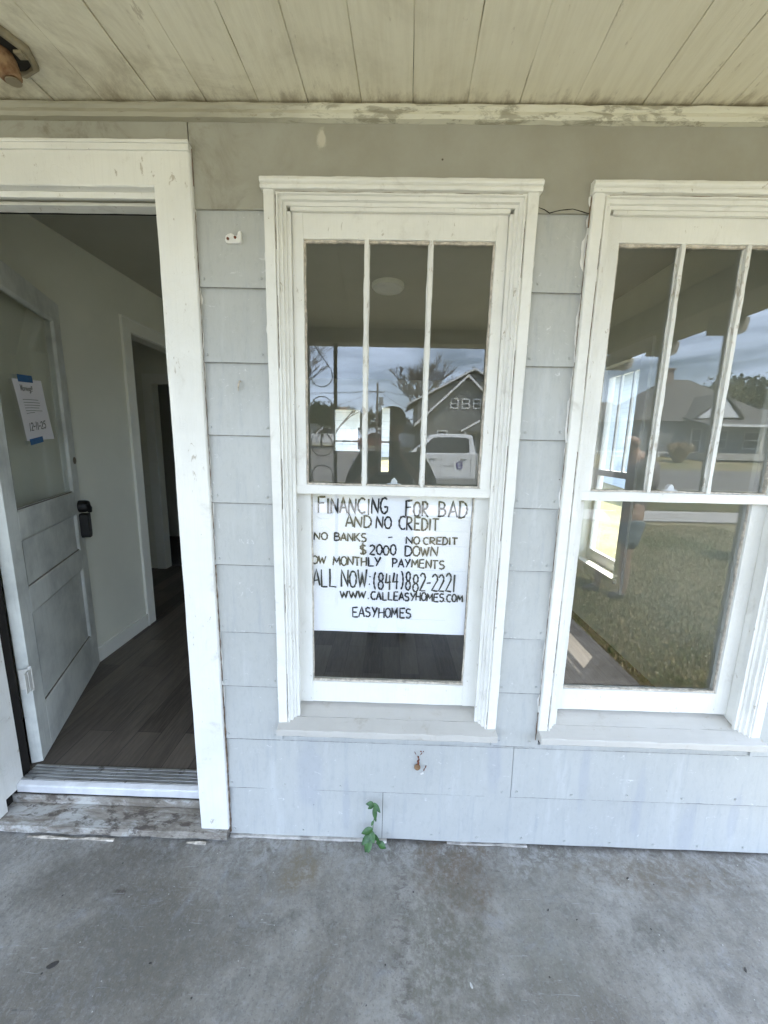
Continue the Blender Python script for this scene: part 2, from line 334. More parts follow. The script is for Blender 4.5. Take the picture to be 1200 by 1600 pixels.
# ------------------------------------------------------------------ mesh builder
class MB:
    def __init__(s): s.v = []; s.f = []; s.mi = []; s.cur = 0
    def add(s, vs, fs):
        o = len(s.v); s.v += [tuple(p) for p in vs]; s.f += [tuple(i+o for i in q) for q in fs]; s.mi += [s.cur]*len(fs)
    def box(s, x0, x1, y0, y1, z0, z1):
        if x0 > x1: x0, x1 = x1, x0
        if y0 > y1: y0, y1 = y1, y0
        if z0 > z1: z0, z1 = z1, z0
        s.add([(x0, y0, z0), (x1, y0, z0), (x1, y1, z0), (x0, y1, z0), (x0, y0, z1), (x1, y0, z1), (x1, y1, z1), (x0, y1, z1)],
              [(0, 3, 2, 1), (4, 5, 6, 7), (0, 1, 5, 4), (1, 2, 6, 5), (2, 3, 7, 6), (3, 0, 4, 7)])
    def prism(s, poly, axis, a, b):
        """poly: list of 2D points; axis 'x','y','z' extruded a..b. 2D is the other two coords in order"""
        def P(p, t): return {'x': (t, p[0], p[1]), 'y': (p[0], t, p[1]), 'z': (p[0], p[1], t)}[axis]
        n = len(poly); vs = [P(p, a) for p in poly]+[P(p, b) for p in poly]
        s.add(vs, [tuple(range(n)), tuple(range(2*n-1, n-1, -1))]+[(i, i+n, (i+1) % n+n, (i+1) % n) for i in range(n)])
    def tube(s, pts, r, sides=6, squash=None, cap=True):
        pts = [Vector(p) for p in pts]
        rs = r if isinstance(r, (list, tuple)) else [r]*len(pts)
        vs = []; ref = None
        for i, p in enumerate(pts):
            d = (pts[min(i+1, len(pts)-1)]-pts[max(i-1, 0)])
            if d.length < 1e-9: d = Vector((0, 0, 1))
            d.normalize()
            if ref is None: ref = Vector((0, 1, 0)) if abs(d.y) < .9 else Vector((1, 0, 0))
            a = (ref-d*ref.dot(d)); a.normalize(); b = d.cross(a); 
            if squash is None: ref = a
            for k in range(sides):
                t = 2*math.pi*k/sides
                o = a*math.cos(t)*rs[i]*(squash if squash else 1)+b*math.sin(t)*rs[i]
                vs.append(p+o)
        fs = []
        for i in range(len(pts)-1):
            for k in range(sides):
                fs.append((i*sides+k, i*sides+(k+1) % sides, (i+1)*sides+(k+1) % sides, (i+1)*sides+k))
        if cap: fs += [tuple(range(sides-1, -1, -1)), tuple((len(pts)-1)*sides+k for k in range(sides))]
        s.add(vs, fs)
    def lathe(s, prof, c=(0, 0, 0), axis='z', n=20):
        vs = []
        for (r, h) in prof:
            for k in range(n):
                t = 2*math.pi*k/n; a, b = r*math.cos(t), r*math.sin(t)
                p = {'z': (a, b, h), 'y': (a, h, b), 'x': (h, a, b)}[axis]
                vs.append((p[0]+c[0], p[1]+c[1], p[2]+c[2]))
        fs = [(i*n+k, i*n+(k+1) % n, (i+1)*n+(k+1) % n, (i+1)*n+k) for i in range(len(prof)-1) for k in range(n)]
        fs += [tuple(range(n-1, -1, -1)), tuple((len(prof)-1)*n+k for k in range(n))]
        s.add(vs, fs)
    def build(s, name, mat, parent=None, bevel=0, smooth=False, label=None, seg=2):
        me = bpy.data.meshes.new(name); me.from_pydata(s.v, [], s.f)
        mats = mat if isinstance(mat, (list, tuple)) else [mat]
        for m in mats: me.materials.append(m)
        if len(mats) > 1: me.polygons.foreach_set('material_index', s.mi)
        bm = bmesh.new(); bm.from_mesh(me); bmesh.ops.recalc_face_normals(bm, faces=bm.faces); bm.to_mesh(me); bm.free()
        o = bpy.data.objects.new(name, me); C.objects.link(o)
        if parent: o.parent = parent
        if smooth:
            for p in me.polygons: p.use_smooth = True
        if bevel:
            b = o.modifiers.new('bevel', 'BEVEL'); b.width = bevel; b.segments = seg; b.limit_method = 'ANGLE'; b.angle_limit = R(40)
        if label: o['label'] = label
        return o

def wobble(a, amp, f, seed):
    return amp*(math.sin(a*f+seed)+.6*math.sin(a*f*2.3+seed*2.1)+.4*math.sin(a*f*5.1+seed*3.7))/2

def frame_sweep(mb, x0, x1, z0, z1, prof, closed=False, amp=.0008, seed=1.0, step=.05):
    """mitred frame moulding. prof: list of (inset, y). open: left, top, right (legs end at z0)."""
    path = []
    if closed: cs = [((x0, z0), (1, 1)), ((x0, z1), (1, -1)), ((x1, z1), (-1, -1)), ((x1, z0), (-1, 1)), ((x0, z0), (1, 1))]
    else: cs = [((x0, z0), (1, 0)), ((x0, z1), (1, -1)), ((x1, z1), (-1, -1)), ((x1, z0), (-1, 0))]
    for i in range(len(cs)-1):
        (a, na), (b, nb) = cs[i], cs[i+1]
        L_ = math.hypot(b[0]-a[0], b[1]-a[1]); n = max(2, int(L_/step))
        for k in range(n+(1 if i == len(cs)-2 and not closed else 0)):
            t = k/n
            path.append(((a[0]+(b[0]-a[0])*t, a[1]+(b[1]-a[1])*t), (na[0]+(nb[0]-na[0])*t, na[1]+(nb[1]-na[1])*t), t in (0,), (b[0]-a[0], b[1]-a[1], L_)))
    # exact insets: along a side, offset of an inset point must stay parallel, so clamp the end points
    rows = []
    for (p, nn, corner, d) in path:
        rows.append((p, nn))
    vs = []; m = len(prof)
    # rebuild with straight offsets
    segs = len(cs)-1; vs = []; idx = []
    for j, (ins, y) in enumerate(prof):
        line = []
        for i in range(segs):
            (a, na), (b, nb) = cs[i], cs[i+1]
            A = (a[0]+na[0]*ins, a[1]+na[1]*ins); B = (b[0]+nb[0]*ins, b[1]+nb[1]*ins)
            n = max(2, int(math.hypot(b[0]-a[0], b[1]-a[1])/step))
            last = (i == segs-1 and not closed)
            for k in range(n+(1 if last else 0)):
                t = k/n; s_ = i*7+t*3
                wx = wobble(s_+i, amp, 9, seed+j*.9) if 0 < k else 0
                line.append((A[0]+(B[0]-A[0])*t+wx, y+wobble(s_, amp*.8, 7, seed+j*1.7), A[1]+(B[1]-A[1])*t+(wx if 0 < k < n else 0)))
        idx.append(line)
    n = len(idx[0])
    for line in idx: vs += line
    fs = []
    cnt = n if closed else n-1
    for j in range(m-1):
        for k in range(cnt):
            k2 = (k+1) % n
            fs.append((j*n+k, j*n+k2, (j+1)*n+k2, (j+1)*n+k))
    mb.add(vs, fs)

def wboard(mb, x0, x1, y0, y1, z0, z1, axis='x', amp=.0008, seed=0., step=.04, taper=None):
    """a board subdivided along its length with slightly uneven edges"""
    a, b = {'x': (x0, x1), 'z': (z0, z1), 'y': (y0, y1)}[axis]
    n = max(2, int(abs(b-a)/step)); vs = []
    for i in range(n+1):
        t = a+(b-a)*i/n
        if axis == 'x': ring = [(t, y0, z0), (t, y0, z1), (t, y1, z1), (t, y1, z0)]
        elif axis == 'z': ring = [(x0, y0, t), (x1, y0, t), (x1, y1, t), (x0, y1, t)]
        else: ring = [(x0, t, z0), (x1, t, z0), (x1, t, z1), (x0, t, z1)]
        for j, p in enumerate(ring):
            vs.append(tuple(p[q]+(wobble(t*6, amp, 5, seed+j*2+q) if 'xyz'[q] != axis else 0) for q in range(3)))
    fs = [(i*4+j, i*4+(j+1) % 4, i*4+4+(j+1) % 4, i*4+4+j) for i in range(n) for j in range(4)]
    fs += [(3, 2, 1, 0), (n*4, n*4+1, n*4+2, n*4+3)]
    mb.add(vs, fs)

# ================================================================== THE HOUSE
house = empty('porch_house', (0, 0, 0), 0, 'grey sided porch house with white trimmed windows and an open front door', 'house')
WT = .14                       # wall thickness
XL, XR = -4.2, 1.86            # outer side walls
def opening_wall(mb, holes, x0, x1, z0, z1, y0, y1):
    """solid wall with rectangular holes (hx0,hx1,hz0,hz1), built of butted boxes"""
    xs = sorted({x0, x1, *[h[0] for h in holes], *[h[1] for h in holes]})
    for a, b in zip(xs, xs[1:]):
        m = (a+b)/2; hs = sorted([(h[2], h[3]) for h in holes if h[0] < m < h[1]])
        z = z0
        for h0, h1 in hs:
            if h0 > z: mb.box(a, b, y0, y1, z, h0)
            z = h1
        if z < z1: mb.box(a, b, y0, y1, z, z1)
WC = (.008, 1.0135)            # the two window centres
DX0, DX1, DZ = -1.605, -.752, 2.386
WZ0, WZ1 = .53, 2.345
mb = MB(); opening_wall(mb, [(DX0-.02, DX1+.02, .0, DZ+.02)]+[(c-.375, c+.375, WZ0-.03, WZ1+.02) for c in WC], XL, XR, -.25, 2.76, .012, .13)
mb.build('front_wall_core', M['gap'], house)
mb = MB(); opening_wall(mb, [(DX0-.03, DX1+.03, .0, DZ+.03)]+[(c-.40, c+.40, WZ0-.05, WZ1+.05) for c in WC], -1.95, XR-.13, .12, 2.78, .132, .142)
mb.build('inner_front_wall', M['room_wall'], house)
# --- siding courses (each overlaps the one below)
SZ = [.012, .235, .461, .693, .917, 1.181, 1.41, 1.646, 1.883, 2.113, 2.338]
mb = MB()
def course(mb, x0, x1, z0, z1, seed=0, nails=True):
    n = max(2, int((x1-x0)/.06)); vs = []
    for i in range(n+1):
        x = x0+(x1-x0)*i/n
        wz = wobble(x*3, .0016, 2.2, seed+z0*5); wy = wobble(x*3, .0012, 3.1, seed+z0*9)
        vs += [(x, -.013+wy, z0+wz), (x, -.0025+wy*.3, z1+.004), (x, .009, z1+.004), (x, .009, z0+wz)]
    fs = [(i*4+j, i*4+(j+1) % 4, i*4+4+(j+1) % 4, i*4+4+j) for i in range(n) for j in range(4)]
    fs += [(3, 2, 1, 0), (n*4, n*4+1, n*4+2, n*4+3)]
    mb.add(vs, fs)
    if nails:
        k = max(2, int((x1-x0)/.17))
        for i in range(k):
            x = x0+.028+(x1-x0-.056)*i/(k-1)+rng.uniform(-.006, .006)
            mb.lathe([(.0050, -.0140), (.0045, -.0160), (.0014, -.0170)], (x, 0, z0+.024+rng.uniform(-.004, .004)), 'y', 8)
WIN_L, WIN_R = WC[0]-.4215, WC[0]+.4215
W2_L, W2_R = WC[1]-.4215, WC[1]+.4215
for i in range(2, len(SZ)-1):
    dz = .007 if i < 9 else 0
    course(mb, -.645, WIN_L+.01, SZ[i]+.001, SZ[i+1], i)
    course(mb, WIN_R-.01, W2_L+.01, SZ[i]+dz, SZ[i+1]+(.007 if i < 8 else 0), i+5)
    course(mb, W2_R-.01, XR+.012, SZ[i], SZ[i+1], i+9)
    course(mb, XL, -1.73, SZ[i], SZ[i+1], i+2)
for x0, x1 in ((-.645, .5135), (.5155, XR+.012)): course(mb, x0, x1, SZ[1], SZ[2]+.006, 31)
for x0, x1 in ((-.645, -.0012), (.0008, XR+.012)): course(mb, x0, x1, SZ[0], SZ[1], 33)
for x0, x1 in ((XL, -1.73),): course(mb, x0, x1, SZ[1], SZ[2], 35); course(mb, x0, x1, SZ[0], SZ[1], 36)
for i in range(len(SZ)-1):      # right side wall of the house
    n0 = (SZ[i], SZ[i+1])
wallp = mb.build('siding', M['siding'], house)
mb = MB()
# thin grey tube under each lap standing in for its shadow line, and cracked joints beside the casings
mb = MB()
def crackline(a, b_, r0, r1, seed, wob=.0006, step=.012):
    rr_ = random.Random(seed); a, b_ = Vector(a), Vector(b_); n = max(3, int((b_-a).length/step)); pts = []; rs = []
    for i in range(n+1):
        pts.append(a+(b_-a)*i/n+Vector((rr_.uniform(-wob, wob), 0, rr_.uniform(-wob, wob)))); rs.append(rr_.uniform(r0, r1))
    return pts, rs
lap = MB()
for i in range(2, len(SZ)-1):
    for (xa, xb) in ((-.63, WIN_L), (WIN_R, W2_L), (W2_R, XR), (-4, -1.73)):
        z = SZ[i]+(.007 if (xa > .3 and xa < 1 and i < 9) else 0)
        pts, rs = crackline((xa, -.0128, z-.0004), (xb, -.0128, z-.0004), .0005, .0012, i*7+int(xa*10), .0003); lap = MB(); lap.tube(pts, rs, 5); lap.build('lap_shade_line', M['lap_shade'], house)
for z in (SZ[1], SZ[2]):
    pts, rs = crackline((-.63, -.0128, z), (XR, -.0128, z), .0003, .0009, int(z*100), .0004); lap = MB(); lap.tube(pts, rs, 5); lap.build('lap_shade_line', M['lap_shade'], house)
mb = MB()
for (xa, za, zb, r0, r1) in ((-.6305, .02, .60, .0015, .0035), (-.6315, .60, 1.18, .0008, .0026), (-.6315, 1.2, 2.33, .0004, .0013), (-.6325, 2.40, 2.50, .0008, .002), (W2_L-.001, .50, .62, .001, .0025), (W2_L-.001, 2.30, 2.40, .001, .003), (WIN_R+.001, 1.3, 2.3, .0003, .001), (WIN_L-.001, .6, 2.2, .0003, .0009), (W2_L-.001, .65, 2.28, .0004, .0012)):
    pts, rs = crackline((xa, -.0135, za), (xa, -.0135, zb), r0, r1, int(za*90)); q = MB(); q.tube(pts, rs, 6); q.build('cracked_joint', M['oldwood'], house)
# smooth board below ceiling, two lengths with a seam above the door jamb
fz = [(-.640, 2.339), (WIN_L+.012, 2.3392), (WIN_L+.012, 2.39), (WIN_R-.012, 2.39), (WIN_R-.012, 2.3400), (W2_L+.012, 2.3395), (W2_L+.012, 2.39), (W2_R-.012, 2.39), (W2_R-.012, 2.3395), (XR+.012, 2.339), (XR+.012, 2.60), (-.640, 2.60)]
mb.prism(fz, 'y', -.012, .010)
wboard(mb, XL, -.643, -.012, .010, 2.40, 2.60, 'x', .0010, 4.0)
mb.build('frieze_board', M['frieze'], house, bevel=.0015)
# cracked seam in the board between the windows
mb = MB(); pts = []
x = WIN_R+.004
zs = [2.351, 2.345, 2.336, 2.341, 2.344, 2.346, 2.347, 2.343, 2.338, 2.334]
for i in range(10): pts.append((x+i*.0175, -.0125, zs[i]+.004+rng.uniform(-.001, .001)))
mb.tube(pts, [.0007, .0014, .0019, .0013, .0011, .0015, .001, .0013, .0018, .001], 5, .5)
mb.build('crack', M['gap'], house)
# crown strip under the ceiling
mb = MB()
prof = [(-.004, 2.572), (-.020, 2.574), (-.026, 2.582), (-.024, 2.592), (-.030, 2.598), (-.030, 2.605), (.0, 2.605)]
n = 150; vs = []
for i in range(n+1):
    X = XL+(XR+.03-XL)*i/n
    for j, (y, z) in enumerate(prof): vs.append((X, y+wobble(X*7, .0016, 4, j)-.008, z+wobble(X*9, .0012, 5, j*2+1)))
k = len(prof); mb.add(vs, [(i*k+j, i*k+(j+1) % k, (i+1)*k+(j+1) % k, (i+1)*k+j) for i in range(n) for j in range(k)])
mb.build('crown_strip', M['crown'], house)
# strip and gap at the foot of the wall
mb = MB(); wboard(mb, -.632, .02, -.022, -.010, .001, .0105, 'x', .0016, 3.0, .03); wboard(mb, .27, .60, -.018, -.010, .001, .006, 'x', .0018, 5.0, .03)
mb.build('base_strip', M['putty2'], house)

# ragged paint and caulk smears beside the casings
mb = MB()
def smear(x, z0, z1, side, wmax, seed):
    n = int((z1-z0)/.006)+2; a = []; r = random.Random(seed)
    ph = [r.uniform(0, 9) for _ in range(4)]
    for i in range(n):
        z = z0+(z1-z0)*i/(n-1); e = math.sin(math.pi*i/(n-1))**.35
        if i % 5 == 0: tgt = r.random()**1.6*1.25
        cur = tgt if i == 0 else cur+(tgt-cur)*.35+r.uniform(-.05, .05)
        wd = max(.0004, wmax*e*cur)
        # follow the lap of the courses
        zc = max([q for q in SZ if q <= z+.0005] or [0]); zn = min([q for q in SZ if q > z+.0005] or [2.6])
        y = (-.0145+(.0105)*(z-zc)/(zn-zc)) if z < 2.338 else -.0135
        a.append((x, y, z)); a.append((x+side*wd*.6, y-.0016, z)); a.append((x+side*wd, y, z))
    mb = MB(); mb.add(a, [(i*3+j, i*3+j+1, i*3+4+j, i*3+3+j) for i in range(n-1) for j in range(2)]); mb.build('paint_smear', M['caulk'], house)
for z0, z1, wm in ((2.13, 2.28, .016), (1.94, 2.11, .010), (1.66, 1.88, .007), (1.2, 1.62, .006), (.92, 1.17, .008), (.56, .69, .01)): smear(WIN_L+.002, z0, z1, -1, wm, int(z0*100))
for z0, z1, wm in ((2.20, 2.31, .012), (2.12, 2.22, .014), (1.90, 2.10, .010), (1.65, 1.87, .009), (1.42, 1.64, .006), (1.19, 1.40, .007), (.93, 1.15, .006), (.57, .90, .008)): smear(WIN_R-.002, z0, z1, 1, wm, int(z0*140))
for z0, z1, wm in ((2.30, 2.40, .014), (2.12, 2.33, .018), (1.90, 2.11, .012), (1.64, 1.88, .012), (1.3, 1.64, .008), (.95, 1.28, .007), (.56, .92, .008)): smear(W2_L+.002, z0, z1, -1, wm, int(z0*180))
for z0, z1, wm in ((2.06, 2.11, .012), (1.86, 2.05, .006), (1.2, 1.6, .006), (.5, .95, .006), (.95, 1.15, .007)): smear(-.634, z0, z1, 1, wm, int(z0*220))
def hsmear(x0, x1, z, wm, seed):
    r = random.Random(seed); n = int((x1-x0)/.006)+2; a = []; ph = [r.uniform(0, 9) for _ in range(3)]
    for i in range(n):
        x = x0+(x1-x0)*i/(n-1); e = math.sin(math.pi*i/(n-1))**.4
        wd = max(.0004, wm*e*(.5+.3*math.sin(x*37+ph[0])+.25*math.sin(x*91+ph[1])))
        a += [(x, -.0135, z), (x, -.0148, z+wd*.6), (x, -.0132, z+wd)]
    mb = MB(); mb.add(a, [(i*3+j, i*3+j+1, i*3+4+j, i*3+3+j) for i in range(n-1) for j in range(2)]); mb.build('paint_smear', M['caulk'], house)
for x0, x1, wm in ((-.40, -.27, .010), (-.29, -.08, .006), (.0, .22, .008), (.2, .42, .005)): hsmear(x0, x1, WZ1+.0775, wm, int(x0*100)+50)
for x0, x1, wm in ((.61, .72, .008), (.80, 1.02, .006), (1.1, 1.3, .005)): hsmear(x0, x1, WZ1+.0775, wm, int(x0*100)+50)

# --- windows
def wavy_glass(mb, x0, x1, z0, z1, y):
    mb.box(x0, x1, y, y+.003, z0, z1)
def window(cx, label, seed):
    fr = MB()
    x0, x1 = cx-.4215, cx+.4215; zt = WZ1+.075
    zb = .548
    prof = [(0, .010), (0, -.024), (.003, -.0275), (.033, -.0275), (.0355, -.0215), (.0375, -.0215), (.0395, -.0275), (.0435, -.0275), (.0445, -.0180), (.0550, -.0175), (.0560, -.0065), (.0655, -.0060), (.0655, .125)]
    frame_sweep(fr, x0, x1, zb, zt, prof, amp=.0011, seed=seed)
    w_ = fr.build('window', M['trim'], house, label=label)
    rr_ = random.Random(int(seed*9)); za = zb+.02
    for side_ in (0, 1):
        xx = (x0+.0365) if side_ == 0 else (x1-.0365); zz = za
        while zz < zt-.06:
            L0 = rr_.uniform(.05, .35); e_ = min(zz+L0, zt-.045); n_ = max(3, int((e_-zz)/.012)); q = MB()
            q.tube([(xx+rr_.uniform(-.0005, .0005), -.0222, zz+(e_-zz)*i/n_) for i in range(n_+1)], [rr_.uniform(.0004, .0013) for _ in range(n_+1)], 5); q.build('paint_crack', M['oldwood'], w_); zz = e_+rr_.uniform(.03, .3)
    q = MB(); n_ = 50; q.tube([(x0+.05+(x1-x0-.1)*i/n_, -.0222, zt-.0365+rr_.uniform(-.0004, .0004)) for i in range(n_+1)], [rr_.uniform(.0003, .0012) for _ in range(n_+1)], 5); q.build('paint_crack', M['oldwood'], w_)
    # head cap
    hp = MB()
    n = 40; pf = [(-.010, .0), (-.034, .0), (-.0365, .003), (-.0375, .009), (-.034, .0125), (-.041, .016), (-.043, .020), (-.042, .026), (-.036, .029), (-.034, .033), (-.010, .035)]
    vs = []
    for i in range(n+1):
        X = x0-.006+(x1-x0+.012)*i/n
        for j, (y, z) in enumerate(pf): vs.append((X, y+wobble(X*8, .001, 5, j+seed), zt-.034+z+wobble(X*8, .001, 4, j*2+seed)))
    k = len(pf); fs = [(i*k+j, i*k+(j+1) % k, (i+1)*k+(j+1) % k, (i+1)*k+j) for i in range(n) for j in range(k)]
    fs += [tuple(range(k)), tuple(n*k+q for q in range(k-1, -1, -1))]
    hp.add(vs, fs); hp.build('head_cap', M['trim_h'], w_)
    # sill: inner sloped board, lip, outer board
    sl = MB()
    def slab(xa, xb, pts, amp=.0012, sd=0.):
        n = 30; vs = []; k = len(pts)
        for i in range(n+1):
            X = xa+(xb-xa)*i/n
            for j, (y, z) in enumerate(pts): vs.append((X, y+wobble(X*8, amp, 4, j+sd), z+wobble(X*8, amp, 5, j*2+sd)))
        sl.add(vs, [(i*k+j, i*k+(j+1) % k, (i+1)*k+(j+1) % k, (i+1)*k+j) for i in range(n) for j in range(k)]+[tuple(range(k)), tuple(n*k+q for q in range(k-1, -1, -1))])
    slab(x0+.066, x1-.066, [(.001, .560), (.001, .53), (.12, .53), (.12, .592)], sd=seed)
    slab(x0+.001, x1-.001, [(-.058, .546), (-.060, .544), (-.060, .522), (-.058, .519), (-.0, .519), (-.0, .559), (-.002, .560)], .0015, sd=seed+2)
    M_sill = M['sill']
    sl.build('sill', M_sill, w_, bevel=.0012)
    # parting stops seen beside the lower sash
    st = MB(); a, b = cx-.356, cx+.356
    wboard(st, a, a+.012, .0, .012, .562, 2.345-.066+.062, 'z', .0006, seed); wboard(st, b-.012, b, .0, .012, .562, 2.341, 'z', .0006, seed+1)
    wboard(st, a+.012, b-.012, .0, .0115, 2.3445, 2.362, 'x', .0006, seed+2)
    st.build('stop', M['trim_v'], w_)
    # upper sash
    a, b = cx-.344, cx+.344; g0, g1 = cx-.308, cx+.308
    us = MB(); y0, y1 = .013, .048
    zr0, zr1, zt0, zt1 = 1.446, 1.479, 2.272, 2.362
    wboard(us, a, g0, y0, y1, zr0-.0, zt1, 'z', .0007, seed); wboard(us, g1, b, y0, y1, zr0-.0, zt1, 'z', .0007, seed+3)
    wboard(us, g0-.0005, g1+.0005, y0+.0015, y1, zt0, zt1-.001, 'x', .0008, seed+4)
    wboard(us, g0-.0005, g1+.0005, y0-.0015, y1, zr0+.001, zr1, 'x', .0008, seed+5)
    u = us.build('upper_sash', M['trim_v'], w_, bevel=.0018)
    u2 = MB(); wboard(u2, a-.008, b+.008, y0-.004, y0-.0018, zr0+.001, zr1-.001, 'x', .0007, seed+6)
    u2.build('meeting_rail', M['trim_h'], w_, bevel=.001)
    mt = MB(); pt = MB()
    for q in (-.1035, .1035):
        wboard(mt, cx+q-.0065, cx+q+.0065, y0+.002, y1-.006, zr1, zt0, 'z', .0012, seed+q*20, .03)
        wboard(mt, cx+q-.0095, cx+q+.0095, y0+.016, y0+.022, zr1, zt0, 'z', .0016, seed+q*31, .02)
    mt.build('muntin', M['muntin'], w_, bevel=.001)
    # uneven putty lines
    for xa, xb in ((g0, cx-.11), (cx-.097, cx+.097), (cx+.11, g1)):
        wboard(pt, xa+.001, xb-.001, y0+.010, y0+.020, zt0-.007, zt0, 'x', .0022, seed+xa*9, .012)
        wboard(pt, xa+.001, xb-.001, y0+.006, y0+.020, zr1, zr1+.006, 'x', .0018, seed+xa*7, .012)
    for xa in (g0, g1-.005): wboard(pt, xa, xa+.005, y0+.008, y0+.020, zr1+.006, zt0-.007, 'z', .0012, seed+xa*7, .02)
    pt.build('putty', M['putty'], w_)
    gl = MB(); wavy_glass(gl, g0-.004, g1+.004, zr1-.004, zt0+.004, y0+.0205)
    gl.build('upper_pane', M['glass'], w_)
    # lower sash, further in
    ls = MB(); y0, y1 = .056, .092; g0, g1 = cx-.303, cx+.303; a, b = cx-.356, cx+.356
    wboard(ls, a, g0, y0, y1, .5865, 1.4455, 'z', .0007, seed+7); wboard(ls, g1, b, y0, y1, .5865, 1.4455, 'z', .0007, seed+8)
    wboard(ls, g0-.0005, g1+.0005, y0+.001, y1, .5875, .676, 'x', .0008, seed+9)
    wboard(ls, g0-.0005, g1+.0005, y0, y1, 1.448, 1.479, 'x', .0006, seed+10)
    ls.build('lower_sash', M['trim_v'], w_, bevel=.002)
    p2 = MB(); wboard(p2, g0+.001, g1-.001, y0+.008, y0+.018, .676, .683, 'x', .0022, seed+11, .012)
    for xa in (g0, g1-.004): wboard(p2, xa, xa+.004, y0+.010, y0+.018, .683, 1.445, 'z', .0012, seed+xa*5, .02)
    p2.build('putty', M['putty'], w_)
    gl = MB(); wavy_glass(gl, g0-.004, g1+.004, .672, 1.452, y0+.0185)
    gl.build('lower_pane', M['glass'], w_)
    # sash lock behind the upper pane
    lk = MB()
    lk.prism([(-.027, 0), (-.025, .004), (-.013, .007), (-.009, .018), (-.004, .025), (.003, .026), (.009, .019), (.013, .008), (.025, .005), (.028, 0)], 'y', .060, .078)
    lk.v = [(x+cx+.004, y, z+1.480) for x, y, z in lk.v]
    lk.build('sash_lock', M['lockwhite'], w_, bevel=.002)
    # inside casing
    ic = MB(); frame_sweep(ic, cx-.47, cx+.47, .47, 2.45, [(0, .142), (0, .160), (.098, .160), (.098, .125)], closed=True, amp=0)
    ic.build('inner_casing', M['room_trim'], w_)
    return w_
M['sill'] = trim_paint('sill_paint', col=(.52, .50, .46), streak=(1.2, 14, 14), chips=.56, dirty=.6, seed=1.7)
M['putty'] = simple('old_putty', (.50, .45, .38), .7, .3, 60, .5, .002)
M['lockwhite'] = simple('white_lock_enamel', (.80, .80, .80), .35, .03, 20)
window(WC[0], 'window nearest the door with a handwritten sign behind its lower pane', 1.0)
window(WC[1], 'right-hand window of the porch wall without a sign', 5.0)

# --- door surround
mb = MB()
cas = [(.0, .010), (0, -.026), (.003, -.030), (.108, -.030), (.1105, -.027), (.1105, .020)]
frame_sweep(mb, DX0-.112, -.633, .046, 2.506, [(0, .010), (0, -.024), (.003, -.028), (.113, -.028), (.116, -.025), (.117, -.012), (.117, .012)], amp=.0012, seed=2.2)
dw = mb.build('doorway', M['trim_v'], house, label='white painted door surround on the left')
mb = MB()
frame_sweep(mb, DX0-.0, DX1+.004, .10, DZ+.003, [(0, .012), (0, .100), (-.010, .100)], amp=.0004, seed=3.0)
mb.build('jamb', M['trim_v'], dw)
mb = MB(); frame_sweep(mb, DX0-.010, DX1+.010, .10, DZ+.012, [(-.002, .099), (0, .145), (-.04, .145)], amp=.0, seed=3.0)
mb.build('rebate_dark_fill', M['gap'], dw)  # near-black filler, paints the darkness of the gap beside the hinge edge
mb = MB(); wboard(mb, DX0-.10, -.631, -.036, -.028, 2.484, 2.500, 'x', .0010, 2); wboard(mb, DX0-.10, -.630, -.041, -.030, 2.500, 2.5085, 'x', .0012, 5); wboard(mb, DX0, DX1, .0, .012, 2.372, 2.389, 'x', .001, 7)
wboard(mb, DX0+.012, DX1, .04, .085, 2.3715, 2.3815, 'x', .001, 9)
mb.build('head_moulding', M['trim_h'], dw, bevel=.0015)
mb = MB(); wboard(mb, DX0-.35, -.634, -.045, .06, .012, .0445, 'x', .0028, 4, .03)
mb.build('step_board', M['step'], dw, bevel=.003)
mb = MB(); mb.box(DX0-.02, DX1+.02, .0605, .075, .04, .082); mb.build('riser_board', M['step'], dw)
mb = MB(); mb.box(DX0-.02, DX1+.02, .066, .078, .082, .095); mb.box(XL, -.64, .0, .011, -.1, .008)
mb.build('riser', M['gap'], dw)
mb = MB(); wboard(mb, DX0+.002, DX1-.001, .064, .076, .090, .122, 'x', .0006, 3)
mb.prism([(.0665, .122), (.0665, .125), (.085, .133), (.085, .122)], 'x', DX0+.002, DX1-.001)
mb.build('threshold_lip', M['alu_lip'], dw, bevel=.001)
mb = MB()
for k in range(5):
    y = .087+k*.017; mb.box(DX0+.002, DX1-.001, y, y+.012, .122, .1345)
mb.box(DX0+.002, DX1-.001, .0865, .170, .110, .126)
mb.build('threshold', M['alu'], dw, bevel=.0012)
# loose paint crumbs at the foot of the step
mb = MB()
for (x0, x1) in ((-1.46, -1.10), (-.80, -.72)):
    mb = MB(); wboard(mb, x0, x1, -.056, -.049, .0005, .005, 'x', .0025, x0*9, .012); mb.build('loose_strip', M['putty'], dw)

# --- the open door, hinged at left
HP = Vector((-1.591, .185, .134)); dvec = Vector((-.341, .810, 0)).normalized(); ang = math.atan2(dvec.y, dvec.x)
def onto_door(o):
    o.matrix_world = Matrix.Translation(HP) @ Matrix.Rotation(ang, 4, 'Z'); return o
